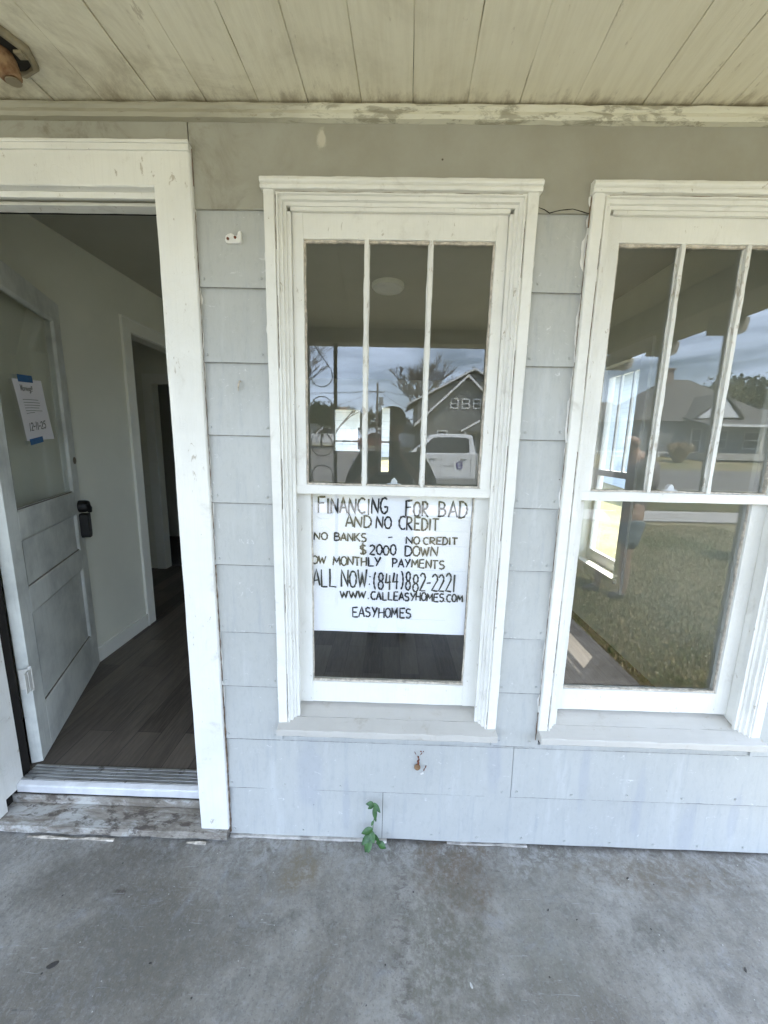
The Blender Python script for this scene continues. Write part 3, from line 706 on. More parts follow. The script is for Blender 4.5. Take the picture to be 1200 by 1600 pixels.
# local frame: x along the door from hinge, -y is outside face (towards the right), z up
DH, DWD, TH = 2.235, .868, .044
def dz(z): return z-.134
mb = MB()
b = lambda x0, x1, z0, z1, y0=0.0, y1=TH: mb.box(x0, x1, y0, y1, z0, z1)
b(0, .098, 0, DH); b(.772, DWD, 0, DH)
b(.098, .772, 0, dz(.372)); b(.098, .772, dz(.828), dz(.944)); b(.098, .772, dz(1.172), dz(1.298)); b(.098, .772, dz(2.262), DH)
b(.098, .772, dz(.372), dz(.828), .012, .032); b(.098, .772, dz(.944), dz(1.172), .012, .032)
dr = mb.build('door', M['door'], house, bevel=.0022, label='white panelled front door standing open inward')
onto_door(dr)
dr.parent = house
def dpart(mb, name, mat, **k):
    o = mb.build(name, mat, dr, **k); return o
mb = MB()
for z0, z1 in ((.372, .828), (.944, 1.172), (1.298, 2.262)):
    frame_sweep(mb, .098, .772, dz(z0), dz(z1), [(0, -.0005), (.003, .001), (.009, .006), (.013, .012)], closed=True, amp=.0004, seed=z0)
dpart(mb, 'moulding', M['door'])
mb = MB()
for z0 in (.372, .944, 1.298):
    mb = MB(); mb.box(.112, .760, .004, .0125, dz(z0)+.001, dz(z0)+.011); dpart(mb, 'grimy_ledge', M['bronze'], bevel=.001)
mb = MB(); mb.box(.104, .766, .018, .022, dz(1.304), dz(2.256)); dpart(mb, 'pane', M['glass'])
# keypad lock
lk = MB(); lk.prism([(.800, dz(1.03)), (.812, dz(1.012)), (.846, dz(1.012)), (.857, dz(1.03)), (.857, dz(1.155)), (.852, dz(1.163)), (.806, dz(1.163)), (.800, dz(1.155))], 'y', -.046, 0)
lk.lathe([(.037, 0.0), (.037, -.030), (.033, -.050), (.020, -.054)], (.828, 0, dz(1.208)), 'y', 24)
lk.tube([(.795, -.052, dz(1.225)), (.815, -.056, dz(1.20)), (.828, -.052, dz(1.172))], [.012, .014, .012], 8)
dpart(lk, 'lock', M['black'], bevel=.003)
kp = MB()
for i in range(2):
    for j in range(5): kp.lathe([(.0055, -.0462), (.005, -.0478)], (.820+i*.017, 0, dz(1.045)+j*.021), 'y', 10)
dpart(kp, 'keypad_button', simple('dark_grey_rubber', (.05, .05, .052), .5))
pl = MB(); pl.lathe([(.021, 0), (.020, -.004), (.012, -.005)], (.838, 0, dz(1.487)), 'y', 24)
dpart(pl, 'hole_cover', M['bronze'])
# hinges
for hz in (.565, 2.10):
    h = MB(); h.tube([(-.012, -.006, dz(hz-.05)), (-.012, -.006, dz(hz+.05))], .0085, 12)
    h.box(-.060, -.020, -.0065, -.0035, dz(hz-.048), dz(hz+.048))
    for q in (-.055, .055): h.lathe([(.004, -.006), (.009, 0), (.004, .006)], (-.012, -.006, dz(hz+q)), 'z', 12)
    for q in (-.017, .017): h.tube([(-.012, -.006, dz(hz+q)-.001), (-.012, -.006, dz(hz+q)+.001)], .0092, 12)
    h.box(-.014, -.0115, -.003, .034, dz(hz-.048), dz(hz+.048))
    h.box(-.044, -.013, -.012, -.0095, dz(hz-.048), dz(hz+.048))
    dpart(h, 'hinge', M['hinge'] if 'hinge' in M else M['trim_v'], bevel=.001)
for o in list(dr.children): o.matrix_parent_inverse = Matrix.Identity(4)

# --- porch floor, ceiling, roof, columns
mb = MB(); mb.box(-5, 1.79, -2.32, .012, -.30, 0.0)
fl = mb.build('porch_floor', M['concrete'], None, bevel=.006); tag(fl, kind='structure')
mb = MB(); x = -4.4; r = random.Random(3)
cuts = [-1.03, -.88, -.72, -.571, -.415, -.27, -.113, .038, .197, .347, .503, .703, .84, .955]
cuts = [-1.18-.155*i for i in range(1, 22)][::-1]+[-1.179]+cuts+[1.11+.155*i for i in range(0, 6)]
ca = math.tan(R(2.7)); y0, y1 = -2.30, -.018
for i, (a, b_) in enumerate(zip(cuts, cuts[1:])):
    g = r.choice([.0004, .0006, .0008, .0014]); n = 24; vs = []; e = r.uniform(0, .006); zz = 2.612+r.uniform(-.0015, .0015)
    for k in range(n+1):
        y = y0+(y1-e-y0)*k/n; sh = (y-y1)*ca
        wl = wobble(y*5, .0012, 3, i*2.1); wr = wobble(y*5, .0012, 3, i*3.3+1)
        xa, xb = a+sh+g+wl, b_+sh-g*.4+wr
        vs += [(xa, y, zz+.0015), (xa+.002, y, zz), (xb-.002, y, zz), (xb, y, zz+.0015), (xb, y, zz+.02), (xa, y, zz+.02)]
    fs = [(k*6+j, k*6+(j+1) % 6, (k+1)*6+(j+1) % 6, (k+1)*6+j) for k in range(n) for j in range(6)]
    fs += [tuple(range(6)), tuple(n*6+q for q in range(5, -1, -1))]
    mb.add(vs, fs)
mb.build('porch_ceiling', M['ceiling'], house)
mb = MB(); mb.box(-5, 1.9, -2.31, .012, 2.633, 2.66); mb.build('ceiling_backing', M['gap'], house)
M['beam'] = simple('porch_beam_paint', (.50, .48, .40), .55, .12, 3, .3, .002)
mb = MB(); mb.box(-5, 1.93, -2.30, -2.14, 2.492, 2.611); mb.build('front_beam', M['beam'], house, bevel=.003)
mb = MB(); mb.box(1.80, 1.93, -2.139, -.031, 2.43, 2.611); mb.build('side_beam', M['beam'], house, bevel=.003)
mb = MB(); mb.box(1.931, 2.13, -2.6, 9.6, 2.435, 2.455); mb.box(-5, 1.931, -2.6, -2.301, 2.612, 2.632); mb.build('eave_soffit', M['beam'], house)
for yy in (-.57, -1.14, -1.72, -2.28):
    mb = MB(); mb.prism([(1.931, 2.434), (1.931, 2.33), (2.10, 2.33), (2.14, 2.35), (2.15, 2.40), (2.15, 2.434)], 'y', yy-.022, yy+.022); mb.build('rafter_tail', M['beam'], house, bevel=.003)
def shingles(name='roof_shingles', a=(.10, .095, .085), b=(.17, .16, .145)):
    n = NT(name); bk = n.t.nodes.new('ShaderNodeTexBrick'); n.put(bk.inputs['Vector'], n.map(rot=(R(90), 0, 0) if False else (0, 0, 0)))
    f = n.noise(3, 6, .65); c = n.mix(n.ramp(f, .3, .7), a, b)
    g = n.noise(30, 3, .6, n.map(scale=(1, 1, 4))); c = n.mix(n.math('MULTIPLY', n.ramp(g, .45, .65), .35), c, tuple(x*.6 for x in a))
    return n.fin(c, .9)
M['shingle'] = shingles()
mb = MB()
# main roof: low slope over the porch, ridge above the rooms
prof = [(-2.65, 2.66), (-2.65, 2.74), (-.3, 2.95), (3.6, 4.9), (9.9, 2.74), (9.9, 2.66), (3.6, 4.78), (-.25, 2.84)]
mb.prism(prof, 'x', -6.0, 2.16); mb.build('roof', M['shingle'], house)
mb = MB(); mb.prism([(.0, 2.80), (9.3, 2.80), (3.6, 4.70)], 'x', XR-.12, XR); mb.build('gable_wall', M['siding'], house); mb = MB(); mb.prism([(.0, 2.80), (9.3, 2.80), (3.6, 4.70)], 'x', -6, -5.88); mb.build('gable_wall', M['siding'], house)
# iron porch columns with scrolls
def column(cx, cy, axis='x'):
    mb = MB(); h = 2.492
    def P(u, z): return (cx+u, cy, z) if axis == 'x' else (cx, cy+u, z)
    for u in (-.125, .125):
        a = P(u, 0); mb.box(a[0]-.0155, a[0]+.0155, a[1]-.0155, a[1]+.0155, .0, h)
    up = mb.build('porch_column', M['iron'], house)
    sc_ = MB()
    z = .28
    while z < 2.3:
        top = []; R_ = .098
        pts = []
        for k in range(17):      # upper hoop
            t = math.pi*k/16; pts.append(P(-R_*math.cos(t), z+.42+R_*math.sin(t)))
        pts = [P(-R_, z+.36)]+pts+[P(R_, z+.34)]
        sc_.tube(pts, .0052, 6)
        sc_.tube([P(-R_, z+.42), P(-R_+.01, z+.37), P(R_-.012, z+.13), P(R_, z+.08)], .0052, 6)
        pts = [P(-R_, z+.14)]+[P(-R_*math.cos(math.pi*k/16), z+.08-R_*math.sin(math.pi*k/16)) for k in range(17)]+[P(R_, z+.10)]
        sc_.tube(pts, .0052, 6)
        z += .62
    sc_.build('scroll', M['iron'], up)
column(-.647, -2.20); column(1.72, -2.20); column(-3.0, -2.2)

# --- rooms behind the wall
FZ = .13
mb = MB(); mb.box(-6.0, XR-.12, .14, 9.2, FZ-.1, FZ); mb.build('room_floor', M['planks'], house)
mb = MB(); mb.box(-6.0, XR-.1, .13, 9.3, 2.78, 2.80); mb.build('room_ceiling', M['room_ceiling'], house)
# right outer wall with two windows
RW = [(1.49, 2.05), (3.9, 4.5)]
def yz_wall(mb, x0, x1, holes, y0, y1, z0, z1):
    t = MB(); opening_wall(t, holes, y0, y1, z0, z1, x0, x1)
    mb.v, off = mb.v, 0
    mb.add([(y, x, z) for x, y, z in t.v], t.f)
mb = MB(); yz_wall(mb, XR-.13, XR-.12, [(a, b_, .66, 2.27) for a, b_ in RW], .143, 9.2, FZ, 2.78); mb.build('side_room_wall', M['room_wall'], house)
mb = MB(); yz_wall(mb, XR-.119, XR, [(a, b_, .66, 2.27) for a, b_ in RW], .13, 9.3, -.2, 2.80); mb.build('side_wall', M['siding'], house)
for a, b_ in RW:
    mb = MB(); t = MB()
    frame_sweep(t, a-.10, b_+.10, .56, 2.37, [(0, 0), (0, .018), (.098, .018), (.101, .0), (.101, -.13)], closed=True, amp=0)
    mb.add([(XR-.13-y, x, z) for x, y, z in t.v], t.f)
    wn = mb.build('side_window', M['room_trim'], house, label='bright side window of the front room seen through the glass')
    mb = MB(); X0 = XR-.075
    mb.box(X0, X0+.035, a, a+.04, .66, 2.27); mb.box(X0, X0+.035, b_-.04, b_, .66, 2.27)
    for z0, z1 in ((.66, .75), (1.40, 1.45), (2.20, 2.27)): mb.box(X0+.001, X0+.034, a+.04, b_-.04, z0, z1)
    for q in (1/3, 2/3): mb.box(X0+.008, X0+.028, a+.04+(b_-a-.08)*q-.007, a+.04+(b_-a-.08)*q+.007, 1.45, 2.20)
    mb.build('sash', M['trim_v'], wn, bevel=.002)
    mb = MB(); mb.box(X0+.016, X0+.019, a+.035, b_-.035, .74, 1.41); mb.box(X0+.016, X0+.019, a+.035, b_-.035, 1.44, 2.21); mb.build('pane', M['glass'], wn)
    mb = MB(); mb.box(XR-.17, XR+.05, a-.05, b_+.05, .625, .658); mb.build('sill', M['trim_h'], wn, bevel=.003)
# back wall of the front room with small openings on the bright yard
mb = MB(); opening_wall(mb, [(-1.07, -.60, 1.47, 2.23), (-.194, -.047, 1.09, 2.28)], -6.0, XR-.131, FZ, 2.78, 6.0, 6.1); mb.build('back_room_wall', M['room_wall'], house)
for (a, b_, z0, z1) in ((-1.07, -.60, 1.47, 2.23), (-.194, -.047, 1.09, 2.28)):
    mb = MB(); frame_sweep(mb, a-.05, b_+.05, z0-.05, z1+.05, [(0, 6.0), (0, 5.985), (.05, 5.985), (.052, 6.1)], closed=True, amp=0)
    mb.box(a, b_, 6.03, 6.06, 1.64, 1.67)
    wn = mb.build('back_window', M['room_trim'], house)
    mb = MB(); mb.box(a-.001, b_+.001, 6.070, 6.073, z0, z1); mb.build('pane', M['glass'], wn)
mb = MB(); mb.box(-6.1, -6.0, .0, 9.3, -.2, 2.8); mb.build('left_outer_wall', M['siding'], house)
mb = MB(); mb.box(-5.99, -1.08, 6.101, 6.2, FZ, 2.78); 
# left partition: X=-1.95 with a cased opening
t = MB(); opening_wall(t, [(1.63, 2.86, FZ, 2.386)], .143, 5.999, FZ, 2.78, -2.06, -1.95); mb = MB(); mb.add([(y, x, z) for x, y, z in t.v], t.f); mb.build('partition', M['room_wall'], house)
t = MB(); frame_sweep(t, 1.53, 2.97, FZ, 2.49, [(0, 0), (0, .018), (.012, .020), (.014, .014), (.096, .014), (.100, .0), (.101, -.115)], amp=0)
mb = MB(); mb.add([(-1.95+y, x, z) for x, y, z in t.v], t.f); mb.build('opening_casing', M['room_trim'], house)
mb = MB(); mb.box(-1.949, -1.934, .16, 1.53, FZ, FZ+.105); mb.build('baseboard', M['room_trim'], house, bevel=.004)
mb = MB(); mb.box(-2.062, -1.948, 1.63, 2.86, FZ+.0005, FZ+.009); mb.build('floor_strip', simple('dark_wood_strip', (.05, .043, .036), .45), house, bevel=.003)
# hall behind: its end wall with a dark doorway
mb = MB(); opening_wall(mb, [(-2.60, -2.07, FZ, 2.21)], -6.0, -2.061, FZ, 2.78, 2.93, 3.03); mb.build('hall_end_wall', M['room_wall'], house)
mb = MB(); frame_sweep(mb, -2.70, -1.97, FZ, 2.31, [(0, 2.93), (0, 2.915), (.098, 2.915), (.10, 3.03)], amp=0); mb.build('hall_door_casing', M['room_trim'], house)
mb = MB(); mb.box(-2.99, -2.0, .5, .52, FZ, 2.78); mb.box(-3.9, -3.88, .5, 6, FZ, 2.78); mb.box(-3.9, -2.07, 4.4, 4.42, FZ, 2.78); mb.build('hall_wall', M['room_wall'], house)
mb = MB(); mb.box(-3.8, -2.062, 3.035, 4.39, FZ+.001, FZ+.012); mb.build('hall_carpet', simple('grey_carpet', (.13, .125, .115), .95, .2, 40, .4, .003), house)

# ================================================================== SMALL THINGS ON THE PORCH
# handwriting: strokes on a unit box
def arc(cx, cy, rx, ry, a0, a1, n=10):
    return [(cx+rx*math.cos(R(a0+(a1-a0)*i/n)), cy+ry*math.sin(R(a0+(a1-a0)*i/n))) for i in range(n+1)]
G = {
 'A': [[(0, 0), (.48, 1), (1, 0)], [(.16, .34), (.86, .36)]],
 'B': [[(.05, 0), (.05, 1)], [(.0, 1)]+arc(.35, .76, .45, .23, 90, -90)+[(.1, .53)], [(.1, .52)]+arc(.42, .26, .55, .26, 90, -90)+[(0, 0)]],
 'C': [arc(.62, .5, .60, .5, 52, 308, 14)],
 'D': [[(.08, 0), (.08, 1)], [(-.02, 1)]+arc(.30, .5, .68, .5, 90, -90, 12)+[(0, 0)]],
 'E': [[(.95, 1), (.1, .98), (.08, .02), (1, 0)], [(.1, .52), (.8, .52)]],
 'F': [[(.1, 0), (.08, .98), (1, 1)], [(.1, .55), (.8, .56)]],
 'G': [arc(.58, .5, .55, .5, 55, 270, 13)+[(.95, .12), (.97, .42), (.55, .42)]],
 'H': [[(.05, 0), (.05, 1)], [(.95, 0), (.95, 1)], [(.05, .5), (.95, .52)]],
 'I': [[(.5, 0), (.5, 1)]],
 'K': [[(.1, 0), (.1, 1)], [(.95, 1), (.15, .45)], [(.3, .55), (1, 0)]],
 'L': [[(.1, 1), (.1, .02), (1, 0)]],
 'M': [[(0, 0), (.12, 1), (.5, .3), (.88, 1), (1, 0)]],
 'N': [[(.02, 0), (.05, 1), (.93, .02), (.97, 1)]],
 'O': [arc(.5, .5, .48, .5, 80, 445, 18)],
 'P': [[(.1, 0), (.1, 1)], [(0, 1)]+arc(.4, .74, .5, .25, 90, -90)+[(.1, .48)]],
 'R': [[(.08, 0), (.08, 1)], [(0, 1)]+arc(.4, .76, .48, .24, 90, -90)+[(.15, .5), (1, 0)]],
 'S': [arc(.52, .75, .42, .25, 35, 250, 9)+arc(.48, .26, .46, .26, 80, -150, 10)],
 'T': [[(.5, 0), (.5, 1)], [(0, 1), (1, .98)]],
 'U': [[(.05, 1), (.06, .4)]+arc(.5, .3, .44, .3, 180, 360)+[(.95, 1)]],
 'W': [[(0, 1), (.26, 0), (.5, .85), (.74, 0), (1, 1)]],
 'Y': [[(0, 1), (.5, .48)], [(1, 1), (.3, 0)]],
 '0': [arc(.5, .5, .44, .5, 80, 445, 18)],
 '1': [[(.5, 0), (.55, 1)]],
 '2': [arc(.48, .73, .42, .27, 160, -20, 9)+[(.05, .02), (1, 0)]],
 '4': [[(.25, 1), (.05, .42), (.95, .45)], [(.75, .95), (.68, 0)]],
 '8': [arc(.5, .75, .36, .25, 60, 270, 10)+arc(.5, .25, .42, .25, 90, -270, 14)+arc(.5, .75, .36, .25, -90, 60, 7)],
 '5': [[(.95, 1), (.25, .98), (.15, .58)]+arc(.45, .32, .45, .32, 100, -150, 10)],
 '3': [arc(.42, .75, .42, .25, 150, -80, 8)+arc(.42, .26, .48, .26, 80, -150, 9)],
 '6': [[(.8, 1), (.2, .5)]+arc(.5, .28, .42, .28, 150, -210, 14)],
 '7': [[(0, 1), (1, 1), (.35, 0)]], '9': [arc(.5, .7, .4, .3, 0, 360, 14)+[(.85, .4), (.7, 0)]],
 '$': [arc(.52, .72, .42, .22, 35, 250, 9)+arc(.48, .28, .46, .22, 80, -150, 10), [(.5, -.02), (.52, 1.12)]],
 '-': [[(0, .45), (1, .5)]], '.': [[(.3, .0), (.6, .04)]], ':': [[(.4, .20), (.6, .25)], [(.4, .66), (.6, .71)]],
 '(': [arc(1.35, .5, 1.3, .62, 120, 240)], ')': [arc(-.35, .5, 1.3, .62, 60, -60)], '!': [[(.5, .3), (.5, 1)], [(.48, 0), (.52, .05)]],
 'w': [[(0, .6), (.25, 0), (.5, .5), (.75, 0), (1, .6)]], 'a': [arc(.45, .3, .4, .3, 20, 340), [(.88, .6), (.9, 0)]], 'r': [[(.2, .6), (.2, 0)], [(.2, .4), (.5, .6), (.9, .58)]],
 'n': [[(.15, .6), (.15, 0)], [(.15, .4), (.5, .6), (.85, .5), (.88, 0)]], 'i': [[(.5, .55), (.5, 0)], [(.48, .8), (.52, .82)]], 'g': [arc(.45, .32, .4, .28, 20, 340), [(.88, .6), (.88, -.2), (.5, -.35), (.1, -.25)]],
}
NARROW = {'I': .35, '1': .42, '.': .35, ':': .45, '(': .45, ')': .45, '-': .6, '!': .3, 'i': .3, 'M': 1.2, 'W': 1.25, 'r': .6}
def write(mb, text, x0, x1, z0, z1, put, r=.0024, seed=1, gap=.22, tilt=0.0):
    rr = random.Random(seed); ws = [NARROW.get(c, 1.0) if c != ' ' else .8 for c in text]
    tot = sum(ws)+gap*(len(text)-1); u = (x1-x0)/tot; x = x0
    for c, w_ in zip(text, ws):
        if c != ' ':
            dzz = rr.uniform(-.04, .04)*(z1-z0); hs = rr.uniform(.93, 1.05); wsx = rr.uniform(.9, 1.05)
            for st in G[c]:
                pts = []
                dense = []
                for a, b_ in zip(st, st[1:]):
                    k = 3
                    for q in range(k): dense.append((a[0]+(b_[0]-a[0])*q/k, a[1]+(b_[1]-a[1])*q/k))
                dense.append(st[-1]); ja, jb = rr.uniform(-.035, .035), rr.uniform(-.035, .035); ph = rr.uniform(0, 6)
                for i, (px, pz) in enumerate(dense):
                    X = x+(px*wsx+ja+.022*math.sin(i*1.1+ph))*u*w_; Z = z0+dzz+(pz*hs+jb+.012*math.cos(i*1.3+ph))*(z1-z0)
                    Z += tilt*(X-x0)
                    pts.append(put(X, Z))
                rad = [r*(1+.22*math.sin(i*.9+ph)) for i in range(len(pts))]
                mb.tube(pts, rad, 6, .22)
        x += (w_+gap)*u

sign = empty('paper_sign', (0, .0905, .87), 0, 'white paper sign with black handwritten financing offer behind the lower window pane', 'sign')
YS = .0905
mb = MB(); nx, nz_ = 24, 22; X0, X1, Z0, Z1 = -.3035, .309, .879, 1.446
for side in (0,):
    vs = [(X0+(X1-X0)*i/nx, .0015+.0012*math.sin(i*.5+j*.3)+(.0012 if j < 2 else 0), Z0-.87+(Z1-Z0)*j/nz_+.008*(-(i/nx))*(1 if j == 0 else 0)+(.007*(i/nx))*(1 if j == 0 else 0)) for j in range(nz_+1) for i in range(nx+1)]
    vs2 = [(x, y+.0006, z) for x, y, z in vs]; n1 = len(vs)
    q = lambda i, j: j*(nx+1)+i
    mb.add(vs, [(q(i, j), q(i+1, j), q(i+1, j+1), q(i, j+1)) for j in range(nz_) for i in range(nx)])
    mb.add(vs2, [(q(i, j), q(i, j+1), q(i+1, j+1), q(i+1, j)) for j in range(nz_) for i in range(nx)])
mb.build('sheet', M['paper'], sign, smooth=True)
# pixel boxes measured on the photo, turned into metres on the sheet
def sx(cx_): return -.3035+(cx_-128)*(.6075/(1005-128))
def szz(cy_): return 1.4305-(cy_-98)*(.546/(840-98))
mb = MB(); putS = lambda X, Z: (X, -.0015, Z-.87)
rows = [('FINANCING', 168, 556, 106, 188, .0030, 0), ('FOR', 650, 778, 110, 192, .0030, 0), ('BAD', 830, 988, 114, 196, .0028, 0),
        ('AND', 324, 464, 198, 260, .0027, 0), ('NO', 490, 578, 201, 262, .0027, 0), ('CREDIT', 618, 836, 200, 266, .0027, 0),
        ('NO', 147, 222, 292, 332, .0024, 0), ('BANKS', 260, 440, 293, 335, .0024, 0), ('-', 560, 584, 285, 325, .0022, 0), ('NO', 660, 738, 304, 342, .0024, 0), ('CREDIT', 755, 943, 304, 342, .0024, 0),
        ('$', 402, 440, 345, 404, .0026, 0), ('2000', 456, 606, 350, 404, .0026, 0), ('DOWN', 654, 836, 354, 407, .0026, 0),
        ('OW', 132, 214, 422, 465, .0025, 0), ('MONTHLY', 252, 520, 421, 469, .0025, 0), ('PAYMENTS', 584, 880, 426, 473, .0025, 0),
        ('ALL', 138, 268, 492, 588, .0027, 0), ('NOW:', 300, 470, 494, 590, .0027, 0), ('(844)', 484, 650, 500, 594, .0027, 0), ('882-2221', 664, 946, 502, 600, .0027, 0),
        ('WWW.', 292, 462, 610, 652, .0027, 0), ('CALLEASYHOMES', 470, 886, 610, 657, .0026, 0), ('.COM', 888, 992, 616, 657, .0025, 0),
        ('EASYHOMES', 364, 704, 702, 758, .0026, 0)]
for i, (t, a, b_, c_, d_, r_, tl) in enumerate(rows):
    mb = MB(); write(mb, t, sx(a), sx(b_), szz(d_), szz(c_), putS, r_*1.28, 20+i, .18); mb.build('handwritten_word', M['ink'], sign, smooth=True)
M['pencil'] = simple('pale_pencil_line', (.66, .66, .70), .6, .05)
for a, b_, y in ((800, 1000, 272), (830, 1000, 352), (640, 900, 765), (690, 1000, 486)): mb = MB(); mb.box(sx(a), sx(b_), -.0004, .0002, szz(y)-.87, szz(y)-.87+.0008); mb.build('ruled_line', M['pencil'], sign)

# notice taped to the door glass, built in the door's own frame
notice = empty('paper_notice', (0, 0, 0), 0, 'white printed notice taped with blue tape to the glass of the open door', 'notice')
notice.matrix_world = Matrix.Translation(HP) @ Matrix.Rotation(ang, 4, 'Z')
mb = MB(); q0 = [(.250, 1.880), (.518, 1.905), (.594, 1.616), (.318, 1.604)]
n = 10; vs = []
for j in range(n+1):
    for i in range(n+1):
        u, v_ = i/n, j/n
        X = (q0[0][0]*(1-u)+q0[1][0]*u)*(1-v_)+(q0[3][0]*(1-u)+q0[2][0]*u)*v_; Z = (q0[0][1]*(1-u)+q0[1][1]*u)*(1-v_)+(q0[3][1]*(1-u)+q0[2][1]*u)*v_
        vs.append((X, .014-.010*max(0, u-.55)**1.2*3-.0015*math.sin(u*9+v_*4), Z-.134))
q = lambda i, j: j*(n+1)+i
mb.add(vs, [(q(i, j), q(i+1, j), q(i+1, j+1), q(i, j+1)) for j in range(n) for i in range(n)])
mb.add([(x, y+.0005, z) for x, y, z in vs], [(q(i, j), q(i, j+1), q(i+1, j+1), q(i+1, j)) for j in range(n) for i in range(n)])
mb.build('sheet', M['paper'], notice, smooth=True)
mb = MB(); mb.prism([(.292, 1.905-.134), (.440, 1.917-.134), (.446, 1.885-.134), (.298, 1.873-.134)], 'y', .0095, .0105); mb.build('tape', M['tape'], notice)
mb = MB(); mb.prism([(.330, 1.612-.134), (.470, 1.628-.134), (.476, 1.600-.134), (.336, 1.584-.134)], 'y', .0085, .0100); mb.build('tape', M['tape'], notice)
def nput(X, Z):   # slight lean of the sheet
    return (X, .0090-.004*max(0, (X-.40)/.15), Z-.134)
mb = MB(); write(mb, 'Warning!!', .305, .425, 1.835, 1.860, nput, .0026, 5, .2, .06); mb.build('heading', M['greyink'], notice)
mb = MB()
for k in range(6):
    z = 1.795-k*.0125; x0 = .315+k*.004; x1 = (.47, .48, .475, .46, .485, .40)[k]+k*.004
    mb.tube([nput(x0, z), nput((x0+x1)/2, z+.006), nput(x1, z+.010)], .0013, 4, .3)
mb.build('print', M['greyink'], notice)
mb = MB()
for a_, z in (('1', 0), ('2', 0)): pass
write(mb, '12-11-25', .345, .520, 1.652, 1.690, nput, .0022, 9, .2, .10); mb.build('date', M['ink'], notice)

# broken off bracket, rusty stain and cap on the siding, ceiling box, interior lamp
YF = -.0165
mb = MB()
mb.prism([(-.541, 2.250), (-.538, 2.243), (-.531, 2.241), (-.494, 2.241), (-.490, 2.245), (-.489, 2.275), (-.494, 2.277), (-.499, 2.273), (-.502, 2.263), (-.510, 2.264), (-.520, 2.270), (-.530, 2.268), (-.539, 2.262)], 'y', -.018, -.005)
br = mb.build('broken_bracket', M['lockwhite2'] if 'lockwhite2' in M else M['caulk'], None, bevel=.002); tag(br, 'small broken off-white bracket screwed to the grey siding beside the door surround', 'bracket')
mb = MB()
for x, z in ((-.531, 2.253), (-.508, 2.257)): mb.lathe([(.0045, -.0178), (.004, -.0205), (.001, -.021)], (x, 0, z), 'y', 10)
o = mb.build('screw', M['rustdark'], br)
mb = MB(); mb.tube([(-.514, -.010, 1.826), (-.515, -.020, 1.818), (-.518, -.022, 1.802), (-.519, -.018, 1.792)], [.0028, .003, .0026, .0016], 8)
tag(mb.build('bent_nail', M['putty'], None), 'bent painted nail sticking out of the siding left of the first window', 'nail')
rs = empty('rusty_cap', (.134, -.012, .362), 0, 'rusty round cap with peeling cracks on the siding under the window sill', 'pipe cap')
mb = MB(); mb.lathe([(.0115, 0), (.0125, -.006), (.010, -.010), (.004, -.011)], (0, 0, 0), 'y', 16); mb.build('cap', M['rust'], rs)
mb = MB(); r = random.Random(5)
def flake(x, z, w_, h_, rot):
    pts = []
    for k in range(8):
        t = k/8*2*math.pi; rr_ = r.uniform(.6, 1.15); a, b_ = w_*rr_*math.cos(t), h_*rr_*math.sin(t)
        pts.append((x+a*math.cos(rot)-b_*math.sin(rot), z+a*math.sin(rot)+b_*math.cos(rot)))
    mb.prism(pts, 'y', -.0035, 0)
for x, z, w_, h_, ro in ((.004, .016, .0045, .006, 0), (.002, .026, .005, .004, .4), (.006, .033, .0035, .005, 0), (.002, .045, .0045, .0045, 0), (-.010, .062, .0012, .007, .5), (.014, .060, .0012, .008, -.6), (.022, .070, .002, .0015, 0), (.012, .070, .003, .002, 0), (.028, -.012, .002, .007, -.3), (.033, .0, .0012, .008, -.3)):
    flake(x, z, w_, h_, ro)
mb.build('peeling', M['rustdark'], rs)
mb = MB(); flake(.019, -.030, .009, .004, .5); mb.build('chip', M['caulk'], rs)

lp = empty('ceiling_lamp_box', (-1.030, -.188, 2.611), 0, 'rusty bare lamp socket in an open box on the porch ceiling, bulb missing', 'lamp socket')
mb = MB(); mb.lathe([(.086, .001), (.086, -.012), (.078, -.020), (.070, -.020), (.070, -.004), (.02, -.004)], (0, 0, 0), 'z', 8); mb.build('box_rim', M['box_metal'], lp, bevel=.002)
mb = MB(); mb.lathe([(.068, -.0045), (.064, -.010), (.06, -.0105)], (0, 0, 0), 'z', 24); mb.build('box_hollow', M['gap'], lp)
mb = MB(); mb.tube([(-.010, .0, -.005), (.004, .006, -.035), (.012, .010, -.075), (.014, .011, -.082)], [.030, .029, .028, .022], 20); mb.build('socket', M['rust'], lp, bevel=.002); lp.scale = (.88, .88, .80)
mb = MB(); mb.tube([(.016, .0125, -.083), (.0165, .013, -.087)], .020, 20); mb.build('socket_mouth', simple('pale_porcelain', (.20, .16, .10), .4), lp, bevel=.001)
mb = MB(); mb.box(.046, .070, -.012, .012, -.026, -.018); mb.lathe([(.006, -.026), (.005, -.030)], (.058, 0, 0), 'z', 10); mb.build('bracket', M['box_metal'], lp, bevel=.001)

il = empty('room_ceiling_light', (-.055, 1.72, 2.78), 0, 'flat round white ceiling light in the dark front room, seen through the upper pane', 'ceiling light')
mb = MB(); mb.lathe([(.118, 0), (.120, -.020), (.114, -.030)], (0, 0, 0), 'z', 36); mb.build('rim', M['room_trim'], il)
mb = MB(); mb.lathe([(.112, -.0302), (.100, -.042), (.05, -.048), (.005, -.049)], (0, 0, 0), 'z', 36); mb.build('diffuser', simple('white_diffuser', (.82, .82, .80), .4, .02), il, smooth=True)

